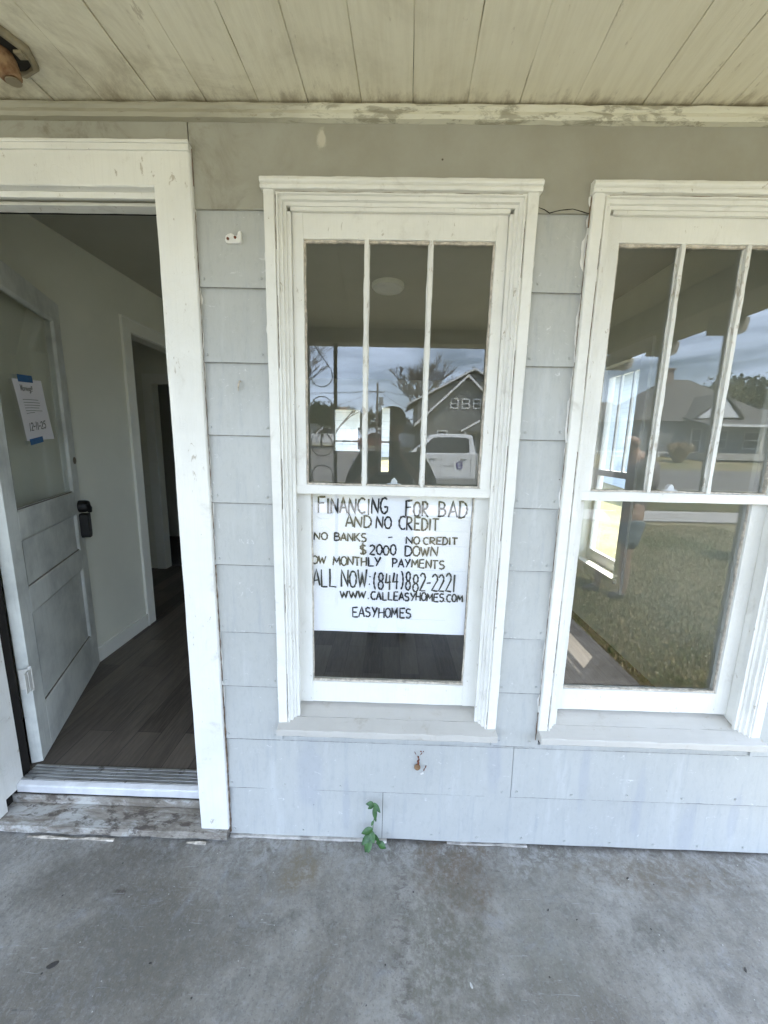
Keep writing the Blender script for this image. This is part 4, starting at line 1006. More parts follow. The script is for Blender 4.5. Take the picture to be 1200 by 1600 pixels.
# sprig growing out of the joint at the wall foot
leafm = NT('green_leaf'); f_ = leafm.noise(60, 3); leafm.fin(leafm.mix(leafm.ramp(f_, .3, .7), (.018, .068, .014), (.045, .125, .026)), .38); M['leaf'] = leafm.m
M['leaf'].node_tree.nodes[1].inputs['Subsurface Weight'].default_value = 0
sp = empty('weed_sprig', (-.048, -.028, .0), 0, 'small green leafy sprig growing from the gap between wall and porch floor', 'plant')
mb = MB(); stem = [(.0, .005, .0), (.006, -.004, .025), (.002, -.010, .055), (.010, -.012, .085), (.012, -.010, .115), (.018, -.009, .150), (.015, -.010, .182), (.010, -.012, .205)]
mb.tube(stem, [.0022, .002, .0018, .0017, .0015, .0013, .001, .0006], 6)
mb.tube([(.004, -.008, .045), (.020, -.014, .040), (.035, -.018, .030)], .0011, 5)
mb.build('stem', simple('green_stem', (.07, .13, .035), .5), sp)
mb = MB()
def leaf(base, d, up, ln, wd, curl=.2):
    base, d, up = Vector(base), Vector(d).normalized(), Vector(up).normalized(); s = d.cross(up).normalized(); up = s.cross(d)
    n = 7; vs = []
    for i in range(n+1):
        t = i/n; wv = wd*math.sin(math.pi*min(1, t*.92+.06))**.8*(1-.25*t); c_ = base+d*ln*t-up*curl*ln*t*t
        vs += [c_-s*wv+up*wd*.25, c_-up*0.0, c_+s*wv+up*wd*.25]
    mb.add(vs, [(i*3+j, i*3+j+1, i*3+4+j, i*3+3+j) for i in range(n) for j in range(2)])
LV = [((.010, -.012, .200), (-.55, -.4, .35), .034, .010), ((.012, -.012, .203), (.55, -.5, -.35), .040, .010), ((.014, -.010, .185), (.15, -.6, -.75), .045, .011), ((.012, -.010, .192), (-.5, -.3, -.1), .026, .008),
      ((.016, -.010, .140), (.3, -.5, -.5), .018, .006), ((.012, -.010, .120), (-.3, -.5, -.3), .018, .006),
      ((.008, -.012, .085), (-.75, -.4, .05), .045, .014), ((.004, -.012, .078), (.25, -.6, -.55), .042, .013), ((.002, -.010, .060), (-.65, -.5, -.45), .050, .015), ((.000, -.010, .040), (-.25, -.6, -.70), .056, .017), ((.010, -.014, .055), (.5, -.4, .2), .030, .010), ((.034, -.018, .031), (.75, -.5, -.05), .036, .014), ((.028, -.016, .034), (.3, -.6, .5), .028, .011), ((.0, -.005, .030), (-.1, -.7, -.5), .035, .013)]
for b_, d, ln, wd in LV: leaf(b_, d, (0, -.6, .6), ln, wd, .25)
o = mb.build('leaf', M['leaf'], sp, smooth=True)
sp.scale = (1.0, 1, 1.05)
# a few bits of litter on the porch floor
for i, (x, y, s_, a) in enumerate(((-1.02, -.435, .013, .5), (.60, -.235, .004, .9), (.69, -.26, .003, .3), (1.17, -.375, .006, 1.0), (-.72, -.42, .004, .2), (.285, -.44, .006, -1.2), (.95, -.12, .005, .4))):
    mb = MB(); pts = [(s_*1.2*math.cos(t)*(1+.2*math.sin(3*t+i)), s_*.55*math.sin(t)) for t in [k*math.pi/5 for k in range(10)]]
    mb.prism(pts, 'z', .0, .0018+s_*.12)
    o = mb.build('litter', simple('dark_crumb_%d' % i, (.05, .045, .04) if i != 5 else (.55, .55, .52), .8, .2, 60), None, bevel=.0005)
    o.location = (x, y, .0004); o.rotation_euler = (0, 0, a)
    tag(o, ('oval black pebble lying at the left edge of the porch floor', 'tiny dark crumb on the porch floor left of the brown scuffs', 'tiniest dark speck of grit right of the floor centre', 'dark chip of grit near the right edge of the floor', 'short dark splinter on the lower left floor', 'pale sliver on the floor below the brown stain', 'dark crumb on the floor nearest the foot of the right wall')[i], 'debris')

# ================================================================== OUTDOORS
def gz(y):
    """ground height: flat yard and road, rising beyond the road and behind the house"""
    d = -y
    pts = [(-400, 6), (-60, 2.6), (-30, 1.2), (-12, -.12), (17, -.12), (26, .28), (33, 1.0), (42, 1.35), (70, 1.6), (400, 2.5)]
    for (a, za), (b, zb) in zip(pts, pts[1:]):
        if d <= b: return za+(zb-za)*(d-a)/(b-a)
    return 2.5
def lawn_mat():
    n = NT('lawn_soil_and_turf')
    v = n.co
    big = n.noise(.35, 6, .6, dist=.3); mid = n.noise(2.2, 6, .65); fine = n.noise(26, 6, .75, n.map(scale=(1, 1.0, 1)))
    c = n.mix(n.ramp(big, .40, .60), (.13, .135, .045), (.30, .245, .13))
    c = n.mix(n.math('MULTIPLY', n.ramp(mid, .42, .66), .55), c, (.060, .090, .025))
    c = n.mix(n.math('MULTIPLY', n.ramp(fine, .38, .66), .75), c, (.42, .345, .205))
    c = n.mix(n.math('MULTIPLY', n.ramp(n.noise(60, 5, .8, n.map(loc=(3, 1, 2))), .5, .65), .6), c, (.030, .045, .014))
    n.bump(fine, 1.0, .03); return n.fin(c, .9)
M['lawn'] = lawn_mat()
def asphalt():
    n = NT('old_asphalt'); f = n.noise(.6, 7, .65); c = n.mix(n.ramp(f, .35, .7), (.19, .175, .155), (.125, .118, .108))
    n.bump(n.noise(60, 4, .7), .4, .004); return n.fin(c, .85)
M['asphalt'] = asphalt()
xs = [-400, -150, -80, -50, -30, -20, -12, -6, 0, 6, 12, 20, 30, 50, 80, 150, 400]
ys = [-400, -150, -90, -70, -55, -42, -38, -33, -30, -26, -22, -17, -14, -10, -6, -2.3, 0, 6, 12, 18, 24, 30, 40, 60, 100, 200, 400]
mb = MB(); k = len(xs)
mb.add([(x, y, gz(y)) for y in ys for x in xs], [(j*k+i, j*k+i+1, (j+1)*k+i+1, (j+1)*k+i) for j in range(len(ys)-1) for i in range(k-1)])
tag(mb.build('ground', M['lawn']), kind='structure')
def strip(name, mat, x0, x1, yy, dz_):
    mb = MB(); nx_ = 12; vs = []
    for y in yy:
        for i in range(nx_+1): vs.append((x0+(x1-x0)*i/nx_, y, gz(y)+dz_))
    mb.add(vs, [(j*(nx_+1)+i, j*(nx_+1)+i+1, (j+1)*(nx_+1)+i+1, (j+1)*(nx_+1)+i) for j in range(len(yy)-1) for i in range(nx_)])
    return tag(mb.build(name, mat), kind='structure')
strip('road', M['asphalt'], -120, 120, [-25.6, -24, -22, -20, -18, -17, -15.8], .012)
strip('side_street', M['asphalt'], -16, 1.2, [-38, -36, -34, -33, -31, -29, -26, -25.6], .016)
strip('sidewalk', M['concrete_plain'], -60, 60, [-9.4, -8.6, -7.8], .03)
mb = MB(); mb.box(-120, 120, -15.8, -15.62, -.3, -.09); tag(mb.build('kerb', M['concrete_plain'], bevel=.01), kind='structure')

# grass blades near the porch: one mass
def grass(name, n, region, hmin, hmax, seed, mat, wmul=1.0, lean=.6, near=0.0):
    r = np.random.default_rng(seed); x0, x1, y0, y1 = region
    px = r.uniform(x0, x1, n); u = r.random(n); py = y1+(y0-y1)*u**1.6
    keep = ~((px < 1.86) & (py > -2.36))
    if near: keep &= r.random(n) < np.clip(.12+np.exp(-np.hypot(np.maximum(px-1.8, 0)*1.0, np.maximum(-py-1.0, 0)*.55)*near)+.5*(np.sin(px*1.9+1)*np.sin(py*1.3+px) > .35), 0, 1)
    px, py = px[keep], py[keep]; n = len(px)
    # clumps
    cl = .5+.5*np.sin(px*5.1+np.sin(py*3.7)*2)*np.cos(py*4.3+np.sin(px*2.9)*2); h = r.uniform(hmin, hmax, n)*(.55+.75*cl)
    a = r.uniform(0, 2*np.pi, n); le = r.uniform(.15, 1.1, n)*lean; wd = r.uniform(.0022, .0045, n)*wmul*(1+np.abs(py)*.22)
    dx, dy = np.cos(a), np.sin(a); b = r.uniform(0, 2*np.pi, n)*0+a+np.pi/2; sx_, sy_ = np.cos(b), np.sin(b)
    z0 = np.full(n, -.122)
    P = np.zeros((n, 5, 3))
    P[:, 0] = np.stack([px-sx_*wd, py-sy_*wd, z0], 1); P[:, 1] = np.stack([px+sx_*wd, py+sy_*wd, z0], 1)
    mxp, myp = px+dx*h*le*.35, py+dy*h*le*.35
    P[:, 2] = np.stack([mxp+sx_*wd*.8, myp+sy_*wd*.8, z0+h*.6], 1); P[:, 3] = np.stack([mxp-sx_*wd*.8, myp-sy_*wd*.8, z0+h*.6], 1)
    P[:, 4] = np.stack([px+dx*h*le, py+dy*h*le, z0+h*(1-.35*le)], 1)
    me = bpy.data.meshes.new(name); me.vertices.add(n*5); me.vertices.foreach_set('co', P.reshape(-1))
    base = (np.arange(n)*5)[:, None]
    q = (base+np.array([0, 1, 2, 3])).astype(np.int32); t = (base+np.array([3, 2, 4])).astype(np.int32)
    li = np.concatenate([q.reshape(-1), t.reshape(-1)]); me.loops.add(len(li)); me.loops.foreach_set('vertex_index', li)
    st = np.concatenate([np.arange(n)*4, n*4+np.arange(n)*3]).astype(np.int32)
    me.polygons.add(2*n); me.polygons.foreach_set('loop_start', st)
    me.materials.append(mat); me.update(calc_edges=True); me.validate()
    o = bpy.data.objects.new(name, me); C.objects.link(o); return tag(o, None, None, None, 'stuff')
def blade_mat(name, cols):
    n = NT(name); f = n.vor(40, n.map(scale=(1, 1, .05)), 'F1', 'Color'); s_ = n.sep(f)[0]; big = n.noise(.8, 4)
    c = n.mix(n.ramp(s_, .2, .8), cols[0], cols[1]); c = n.mix(n.ramp(n.math('ADD', n.math('MULTIPLY', big, .8), n.math('MULTIPLY', n.sep(f)[1], .5)), .62, .78), c, cols[2])
    n.fin(c, .36); tr = n.t.nodes.new('ShaderNodeBsdfTranslucent'); n.put(tr.inputs[0], c); m_ = n.t.nodes.new('ShaderNodeMixShader'); m_.inputs[0].default_value = .3
    n.t.links.new(n.b.outputs[0], m_.inputs[1]); n.t.links.new(tr.outputs[0], m_.inputs[2]); n.t.links.new(m_.outputs[0], n.out.inputs[0]); return n.m
M['blade'] = blade_mat('grass_blades', ((.060, .105, .022), (.27, .31, .09), (.55, .46, .27)))
M['straw'] = blade_mat('dry_grass_blades', ((.38, .31, .18), (.62, .52, .33), (.20, .19, .07)))
grass('grass', 170000, (.9, 7.5, -7.4, -.1), .022, .068, 4, M['blade'], 1.05, near=.50)
grass('dry_grass', 120000, (.9, 7.5, -7.4, -.1), .010, .034, 5, M['straw'], 1.15, 1.7)
grass('verge_grass', 60000, (-4, 12, -15.6, -9.6), .03, .08, 6, M['blade'], 1.0)

def siding_far(name, col, gap=.13):
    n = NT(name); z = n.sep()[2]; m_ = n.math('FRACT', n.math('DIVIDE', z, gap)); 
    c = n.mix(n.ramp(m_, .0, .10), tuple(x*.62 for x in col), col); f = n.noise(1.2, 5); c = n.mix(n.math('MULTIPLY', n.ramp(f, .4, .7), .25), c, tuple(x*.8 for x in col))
    n.bump(m_, .5, .02); return n.fin(c, .6)
M['gh_wall'] = siding_far('dark_grey_clapboard', (.20, .205, .20)); M['hh_wall'] = siding_far('light_grey_clapboard', (.30, .31, .31)); M['nb_wall'] = siding_far('pale_blue_clapboard', (.60, .66, .72), .18)
M['wtrim'] = simple('white_house_trim', (.80, .80, .78), .5, .05, 2, .05); M['dark_glass'] = simple('dark_window_glass', (.03, .035, .045), .08, .1, 1, 0)
M['garage_white'] = siding_far('white_garage_panels', (.76, .76, .74), .5); M['brown_roof'] = shingles('brown_roof_shingles', (.20, .145, .10), (.28, .20, .14))
def far_window(par, x0, x1, z0, z1, y, t=.12, mid=True):
    mb = MB(); mb.box(x0-t, x1+t, y-.0, y+.06, z0-t, z0); mb.box(x0-t, x1+t, y, y+.06, z1, z1+t); mb.box(x0-t, x0, y, y+.06, z0, z1); mb.box(x1, x1+t, y, y+.06, z0, z1)
    if mid: mb.box(x0, x1, y+.01, y+.05, (z0+z1)/2-.04, (z0+z1)/2+.04)
    w_ = mb.build('window', M['wtrim'], par); mb = MB(); mb.box(x0, x1, y, y+.02, z0, z1); mb.build('pane', M['dark_glass'], w_)

# grey gabled house across the street
gh = empty('grey_gabled_house', (6, -32, 1.0), 0, 'tall dark grey house with white edged gable and a row of three small attic windows', 'house'); gh.location = (0, 0, 0)
g0 = .85; ax, az = 6.25, 7.42; sl = .95
mb = MB(); mb.prism([(2.6, g0), (9.9, g0), (9.9, az-sl*3.65-.15), (ax, az-.2), (2.6, az-sl*3.65-.15)], 'y', -42, -32.5); mb.build('wall', M['gh_wall'], gh)
mb = MB()
for s_ in (-1, 1):
    e = ax+s_*4.35; mb.prism([(ax, az), (e, az-sl*4.35), (e, az-sl*4.35-.18), (ax, az-.18)], 'y', -42.4, -32.02)
rf = mb.build('roof', M['shingle'], gh)
mb = MB()
for s_ in (-1, 1):
    e = ax+s_*4.35; mb.prism([(ax, az+.02), (e, az+.02-sl*4.35), (e, az-.20-sl*4.35), (ax, az-.20)], 'y', -32.02, -31.96)
mb.build('rake_board', M['wtrim'], rf)
mb = MB()   # larger rear roof
mb.prism([(7.6, 8.7), (1.5, 5.45), (1.5, 5.25), (7.6, 8.45), (13.8, 5.25), (13.8, 5.45)], 'y', -45, -36.3); mb.build('rear_roof', M['shingle'], gh)
mb = MB(); mb.prism([(7.6, 8.72), (1.4, 5.42), (1.4, 5.27), (7.6, 8.56), (13.9, 5.27), (13.9, 5.42)], 'y', -36.3, -36.2); mb.build('rake_board', M['wtrim'], gh)
mb = MB(); mb.prism([(2.4, 1), (13, 1), (13, 5.6), (7.6, 8.4), (2.4, 5.6)], 'y', -44.5, -36.6); mb.build('rear_wall', M['gh_wall'], gh)
for x0, x1 in ((5.00, 5.50), (5.95, 6.45), (6.92, 7.42)): far_window(gh, x0, x1, 4.76, 5.42, -32.5, .09)
far_window(gh, 3.98, 4.68, 1.75, 2.75, -32.5, .10); far_window(gh, 8.2, 9.0, 1.8, 2.9, -32.5)
mb = MB(); pa = (8.0, 4.1)
mb.prism([(5.75, 2.86), (8.0, 4.16), (10.3, 2.86), (10.3, 2.72), (8.0, 4.0), (5.75, 2.72)], 'y', -32.49, -30.9); pr_ = mb.build('porch_roof', M['shingle'], gh)
mb = MB(); mb.prism([(5.65, 2.84), (8.0, 4.20), (10.4, 2.84), (10.4, 2.66), (8.0, 4.02), (5.65, 2.66)], 'y', -30.9, -30.84); mb.build('rake_board', M['wtrim'], pr_)
mb = MB(); mb.prism([(5.95, 2.74), (8.0, 3.95), (10.1, 2.74)], 'y', -31.0, -30.92); mb.build('porch_gable', M['gh_wall'], gh)
mb = MB(); mb.box(6.35, 6.45, -32.49, -32.42, .9, 2.72); mb.box(7.2, 7.3, -32.49, -32.42, .9, 2.72); mb.box(6.45, 7.2, -32.49, -32.42, 2.60, 2.72)
dd = mb.build('door', M['wtrim'], gh); mb = MB(); mb.box(6.45, 7.2, -32.49, -32.46, 1.0, 2.6); mb.build('door_panel', M['dark_glass'], dd)
for x in (6.0, 10.1): mb = MB(); mb.box(x-.09, x+.09, -31.1, -30.95, .9, 2.76); mb.build('post', M['wtrim'], gh)

# dark grey garage beside it
sg = empty('small_grey_garage', (0, 0, 0), 0, 'small dark grey garage with a white door, left of the tall grey house', 'garage')
mb = MB(); mb.prism([(-1.2, 1.2), (2.9, 1.2), (2.9, 3.1), (.85, 4.05), (-1.2, 3.1)], 'y', -46, -40); mb.build('wall', M['gh_wall'], sg)
mb = MB()
for s_ in (-1, 1): mb.prism([(.85, 4.25), (.85+s_*2.4, 3.1), (.85+s_*2.4, 2.95), (.85, 4.1)], 'y', -46.3, -39.7)
mb.build('roof', M['shingle'], sg); mb = MB()
for s_ in (-1, 1): mb.prism([(.85, 4.27), (.85+s_*2.4, 3.12), (.85+s_*2.4, 2.93), (.85, 4.06)], 'y', -39.7, -39.62)
mb.build('rake_board', M['wtrim'], sg)
mb = MB(); mb.box(-.7, 2.4, -40, -39.93, 1.25, 2.7); mb.build('garage_door', M['garage_white'], sg)
# house with white garage doors at the far left
lh = empty('brown_roofed_garage_house', (0, 0, 0), 0, 'low white garage house with a brown shingle roof at the end of the side street', 'house')
mb = MB(); mb.box(-16, -5.7, -48, -40.2, 1.1, 3.7); mb.build('wall', M['garage_white'], lh)
mb = MB(); mb.prism([(-39.4, 3.62), (-39.4, 3.78), (-43.8, 5.6), (-48.8, 3.78), (-48.8, 3.62), (-43.8, 5.4)], 'x', -16.6, -5.1); rf = mb.build('roof', M['brown_roof'], lh)
mb = MB(); mb.box(-16.6, -5.1, -39.4, -39.32, 3.58, 3.80); mb.build('fascia', M['wtrim'], rf)
for x0 in (-9.2, -12.6):
    mb = MB(); mb.box(x0, x0+2.9, -40.2, -40.12, 1.2, 3.35); mb.build('garage_door', simple('white_garage_door_paint', (.74, .74, .72), .5, .04, 1), lh)
    
# hip roofed house to the right
hh = empty('hip_roofed_house', (0, 0, 0), 0, 'single storey grey house with a hipped roof, brick chimney and white porch gable', 'house')
mb = MB(); mb.box(21.5, 33.5, -43, -33.2, .9, 4.05); mb.box(16.5, 21.49, -44, -36, .9, 4.0); mb.build('wall', M['hh_wall'], hh)
mb = MB()
def hip(x0, x1, y0, y1, z0, rx0, rx1, ry, z1):
    mb.add([(x0, y0, z0), (x1, y0, z0), (x1, y1, z0), (x0, y1, z0), (rx0, ry, z1), (rx1, ry, z1)], [(0, 1, 5, 4), (1, 2, 5), (2, 3, 4, 5), (3, 0, 4), (3, 2, 1, 0)])
hip(21.0, 34.0, -43.5, -32.8, 4.05, 26.4, 28.6, -38, 8.3)
hip(15.5, 23.6, -44.5, -35.5, 4.0, 18.5, 22.5, -40, 6.3)
rf = mb.build('roof', M['shingle'], hh)
mb = MB(); mb.box(25.9, 26.75, -38.3, -37.5, 7.0, 9.1); mb.box(25.8, 26.85, -38.4, -37.4, 9.1, 9.25)
def brick_far():
    n = NT('chimney_brick'); f = n.noise(8, 3); return n.fin(n.mix(n.ramp(f, .3, .7), (.22, .17, .14), (.32, .26, .22)), .9)
mb.build('chimney', brick_far(), rf)
mb = MB(); mb.prism([(25.5, 4.28), (27.6, 5.95), (29.0, 4.40)], 'y', -32.9, -32.2)
mb.build('porch_gable', M['wtrim'], hh)
mb = MB(); mb.prism([(25.2, 4.10), (27.6, 6.15), (29.4, 4.25), (29.4, 4.45), (27.6, 6.38), (25.2, 4.32)], 'y', -37, -32.1); mb.build('gable_roof', M['shingle'], hh)
mb = MB(); mb.prism([(-33.19, 4.3), (-30.2, 3.55), (-30.2, 3.68), (-33.19, 4.45)], 'x', 25.0, 38.0); pr_ = mb.build('porch_roof', M['shingle'], hh)
mb = MB(); mb.box(25.0, 38.0, -30.2, -30.12, 3.52, 3.72); mb.build('fascia', M['wtrim'], pr_)
mb = MB(); mb.box(25.2, 34.5, -33.19, -30.3, .9, 1.45); mb.build('porch_base', M['concrete_plain'], hh)
for x in (25.5, 29.6, 33.6):
    mb = MB(); mb.prism([(x-.14, 1.45), (x+.14, 1.45), (x+.10, 3.54), (x-.10, 3.54)], 'y', -30.6, -30.4); mb.build('porch_post', M['beam'], hh)
for x0, x1, z0, z1 in ((22.4, 23.2, 1.7, 3.2), (26.1, 26.8, 1.5, 3.4), (27.4, 29.0, 1.9, 3.3), (30.6, 32.0, 1.9, 3.2), (18.4, 19.2, 1.8, 3.1)):
    far_window(hh, x0, x1, z0, z1, -33.2 if x0 > 21 else -36.0, .10)
mb = MB(); mb.box(15.0, 24.0, -32.6, -32.5, 1.3, 1.42)
for x in range(15, 25, 2): mb.box(x-.06, x+.06, -32.6, -32.5, .9, 1.3)
tag(mb.build('low_rail_fence', M['wtrim']), 'low white rail fence in front of the grey hipped house', 'fence')
# white house glimpsed right of it
wh = empty('white_house', (0, 0, 0), 0, 'white house glimpsed past the right end of the grey hipped house', 'house')
mb = MB(); mb.box(36.5, 47, -48, -38, 1.0, 4.2); mb.build('wall', M['garage_white'], wh); far_window(wh, 38.0, 39.3, 1.9, 3.5, -38.0)
mb = MB(); hipv = mb; mb.add([(36, -48.5, 4.2), (47.5, -48.5, 4.2), (47.5, -37.5, 4.2), (36, -37.5, 4.2), (40, -43, 6.2), (43.5, -43, 6.2)], [(0, 1, 5, 4), (1, 2, 5), (2, 3, 4, 5), (3, 0, 4), (3, 2, 1, 0)]); mb.build('roof', M['shingle'], wh)
# next-door house on the right, pale siding (its side is seen through the front room)
nb = empty('pale_neighbour_house', (0, 0, 0), 0, 'pale blue sided neighbour house seen through the front room side window', 'house')
mb = MB(); mb.box(9.4, 18, 5, 22, -.15, 4.6); mb.build('wall', M['nb_wall'], nb)
mb = MB(); mb.prism([(8.8, 4.5), (13.7, 7.2), (18.6, 4.5), (18.6, 4.68), (13.7, 7.4), (8.8, 4.68)], 'y', 4.4, 22.6); mb.prism([(9.4, 4.6), (13.7, 7.1), (18, 4.6)], 'y', 5, 5.2); mb.build('roof', M['shingle'], nb)
mb = MB(); mb.box(7.4, 14, -2.7, 3, -.15, 4.4); mb.build('front_wing', M['nb_wall'], nb)
mb = MB(); mb.prism([(6.9, 4.35), (10.7, 6.0), (14.5, 4.35), (14.5, 4.5), (10.7, 6.2), (6.9, 4.5)], 'y', -3.2, 3.4); mb.build('wing_roof', M['shingle'], nb)
for y0 in (8.0, 10.4, 12.8, 16):
    mb = MB(); mb.box(9.34, 9.40, y0-.1, y0+1.1, .9, 2.7); w_ = mb.build('window', M['wtrim'], nb); mb = MB(); mb.box(9.32, 9.36, y0, y0+1.0, 1.0, 1.75); mb.box(9.32, 9.36, y0, y0+1.0, 1.82, 2.6); mb.build('pane', M['dark_glass'], w_)

# utility pole with wires
up = empty('utility_pole', (-1.22, -30, gz(-30)), 0, 'wooden utility pole with a crossarm and drooping wires across the street', 'utility pole')
M['pole'] = simple('pole_wood', (.12, .10, .08), .85, .2, 6, .3)
mb = MB(); mb.tube([(0, 0, 0), (.0, 0, 3), (0, 0, 5.6)], [.11, .09, .07], 10); mb.build('pole', M['pole'], up)
mb = MB(); mb.box(-.55, .55, -.045, .045, 4.85, 4.93); mb.build('crossarm', M['pole'], up)
mb = MB(); mb.tube([(.30, 0, 3.9), (.30, 0, 4.5)], .17, 12); mb.build('transformer', simple('grey_transformer', (.25, .25, .25), .5), up)
mb = MB()
for x0, tgt in ((-.85, (-30, -6, 6.5)), (.0, (-30, -6, 6.0)), (.85, (12, -8, 6.4)), (.2, (6, -3.5, 3.6)), (-.3, (-12, -9, 3.6))):
    pts = [(x0*.6+(tgt[0]-x0*.6)*t, tgt[1]*t, 4.95+(tgt[2]-4.95)*t-1.6*4*t*(1-t)*.4) for t in [k/14 for k in range(15)]]; mb.tube(pts, .014, 4)
mb.build('wire', M['iron'], up)

# bare spring trees
M['bark'] = simple('grey_bark', (.155, .135, .11), .9, .2, 5, .4, .01)
M['bud'] = simple('spring_buds', (.14, .135, .05), .7, .25, 3, 0); M['dkleaf'] = simple('dark_evergreen_leaf', (.040, .062, .022), .7, .3, 2, 0)
def tree(name, x, y, h, spread, seed, label, group=None, rmin=.017, levels=5, buds=1200, budsz=.06, r0=.16, leafmat=None, base=None):
    rr = random.Random(seed); root = empty(name, (x, y, gz(y) if base is None else base), 0, label, 'tree', group)
    tk, tw, bd = MB(), MB(), MB(); tips = []
    def grow(p, d, ln, rad, lv):
        n = 4; pts = [p]; rs = [rad]; dd = Vector(d)
        for i in range(n):
            dd = (dd+Vector((rr.uniform(-1, 1), rr.uniform(-1, 1), rr.uniform(-.3, .8)))*.16).normalized(); p = p+dd*ln/n; pts.append(p); rs.append(max(rmin, rad*(1-.42*(i+1)/n)))
        (tk if lv <= 1 else tw).tube(pts, rs, 6 if lv <= 1 else (4 if lv < 4 else 3), cap=False)
        if lv >= levels: tips.append(p); tips.append(pts[2]); return
        kids = 3 if lv < 2 else rr.choice([2, 3, 3])
        for k_ in range(kids+(1 if lv > 0 else 2)):
            at = pts[rr.choice([2, 3, 4, 4])] if k_ else pts[-1]
            a = rr.uniform(0, 2*math.pi); tilt = rr.uniform(.35, .85)*spread
            side = Vector((math.cos(a), math.sin(a), .15)); nd = (dd*(1-tilt*.5)+side*tilt).normalized()
            grow(at, nd, ln*rr.uniform(.60, .82), rs[-1]*rr.uniform(.6, .8), lv+1)
    grow(Vector((0, 0, 0)), (0, 0, 1), h*.30, r0, 0)
    tk.build('trunk', M['bark'], root)
    for _ in range(buds):
        t = rr.choice(tips)+Vector((rr.gauss(0, .22), rr.gauss(0, .22), rr.gauss(0, .2))); s_ = budsz*rr.uniform(.5, 1.3)
        a = Vector((rr.gauss(0, 1), rr.gauss(0, 1), rr.gauss(0, 1))).normalized(); b_ = a.orthogonal()
        bd.add([t-a*s_, t+b_*s_*.6, t+a*s_, t-b_*s_*.6], [(0, 1, 2, 3)])
    tw.cur = 0; nv = len(tw.f); tw.cur = 1; tw.add(bd.v, bd.f)
    tw.build('crown', [M['bark'], leafmat or M['bud']], root)
    return root
tree('bare_tree', 3.4, -46, 11.5, .95, 11, 'broad bare budding tree behind the tall grey gabled house', rmin=.030, levels=5, buds=350, budsz=.05, r0=.24)
tree('bare_tree', -9.6, -33, 12.5, .85, 21, 'bare tree with drooping twigs at the left, beyond the road', rmin=.020, levels=5, buds=300, budsz=.03)
tree('bare_tree', 11.5, -50, 11, .9, 25, 'bare tree standing farther right behind the grey gabled house', levels=5, buds=900, budsz=.1)
tree('shrubby_tree', -6.4, -34, 4.6, 1.1, 33, 'low dark green tree beside the brown roofed garage', levels=5, buds=5500, budsz=.14, leafmat=M['dkleaf'], r0=.1)
tree('shrubby_tree', -10.5, -36, 5.0, 1.1, 34, 'wide dark green tree at the far left by the garage', levels=5, buds=5500, budsz=.14, leafmat=M['dkleaf'], r0=.1)
for i, (x, y, h) in enumerate(((-3.6, -52, 5.2), (-1.2, -54, 5.6), (.6, -50, 4.6), (-6, -56, 6.0), (-9.5, -58, 6.5), (-14, -58, 7))):
    tree('roadside_tree', x, y, h, 1.0, 50+i, ('low budding tree right behind the red car', 'budding tree behind the utility pole', 'small bush-like tree near the grey garage', 'budding tree behind the white pickup by the garage', 'taller budding tree behind the brown roof', 'leftmost budding tree behind the brown roof')[i], 'trees beyond the side street', levels=5, buds=1500, budsz=.13)
for i, (x, y, h) in enumerate(((47, -58, 11), (52, -60, 12.5), (57, -60, 12), (63, -62, 13), (42, -60, 9.5), (68, -60, 12))):
    tree('woodland_tree', x, y, h, .95, 80+i, ('rounded tree behind the white house at right', 'tallest tree of the right-hand tree line', 'tree next to the tallest one at the far right', 'dense tree at the far right edge', 'leftmost tree of the right-hand tree line', 'farthest tree to the right of the tree line')[i], 'tree line at the right', levels=5, buds=2600, budsz=.22, leafmat=M['dkleaf'] if i % 2 else None, r0=.2)
added_shed = empty('added_white_outbuilding', (0, 0, 0), 0, 'white outbuilding added in the back yard to cover the bright sky in the small back windows', 'added_shed')  # added wall that hides the too bright sky behind the back windows
mb = MB(); mb.box(-12, 4, 24, 30, -.2, 4.2); mb.build('wall', M['garage_white'], added_shed)
mb = MB(); mb.prism([(23.5, 4.1), (27, 6.0), (30.5, 4.1), (30.5, 4.25), (27, 6.2), (23.5, 4.25)], 'x', -12.5, 4.5); mb.build('roof', M['shingle'], added_shed)
for x0 in (-5.5, -2.2, 1.0): far_window(added_shed, x0, x0+.8, 1.2, 2.6, 23.94)
# tree giving shade behind the neighbour yard, leafy
tree('yard_tree', 6.5, 18, 9, 1.0, 95, 'leafy yard tree behind the house seen through the room windows', levels=5, buds=6000, budsz=.18, leafmat=M['bud'])
tree('yard_tree', -3.2, 20, 9, 1.0, 96, 'tree in the bright back yard seen through the small back window', levels=5, buds=5000, budsz=.18, leafmat=M['bud'])

# pampas clump in front of the hip roofed house
pc = empty('pampas_clump', (22.6, -29.6, gz(-29.6)), 0, 'tan dry pampas grass clump in front of the grey hipped house', 'plant'); pc['category'] = 'plant'
mb = MB(); rr = random.Random(4)
for i in range(900):
    a = rr.uniform(0, 6.283); s_ = rr.uniform(.2, 1.0); h = rr.uniform(1.0, 1.9); x, y = .3*s_*math.cos(a), .3*s_*math.sin(a); ex, ey = x+math.cos(a)*s_*.9, y+math.sin(a)*s_*.9
    mb.add([(x-.02, y, 0), (x+.02, y, 0), ((x+ex)/2+.02, (y+ey)/2, h*.8), (ex, ey, h*(1-.35*s_)), ((x+ex)/2-.02, (y+ey)/2, h*.8)], [(0, 1, 2, 4), (4, 2, 3)])
mb.build('foliage', simple('dry_pampas', (.36, .28, .17), .8, .25, 4, 0), pc)

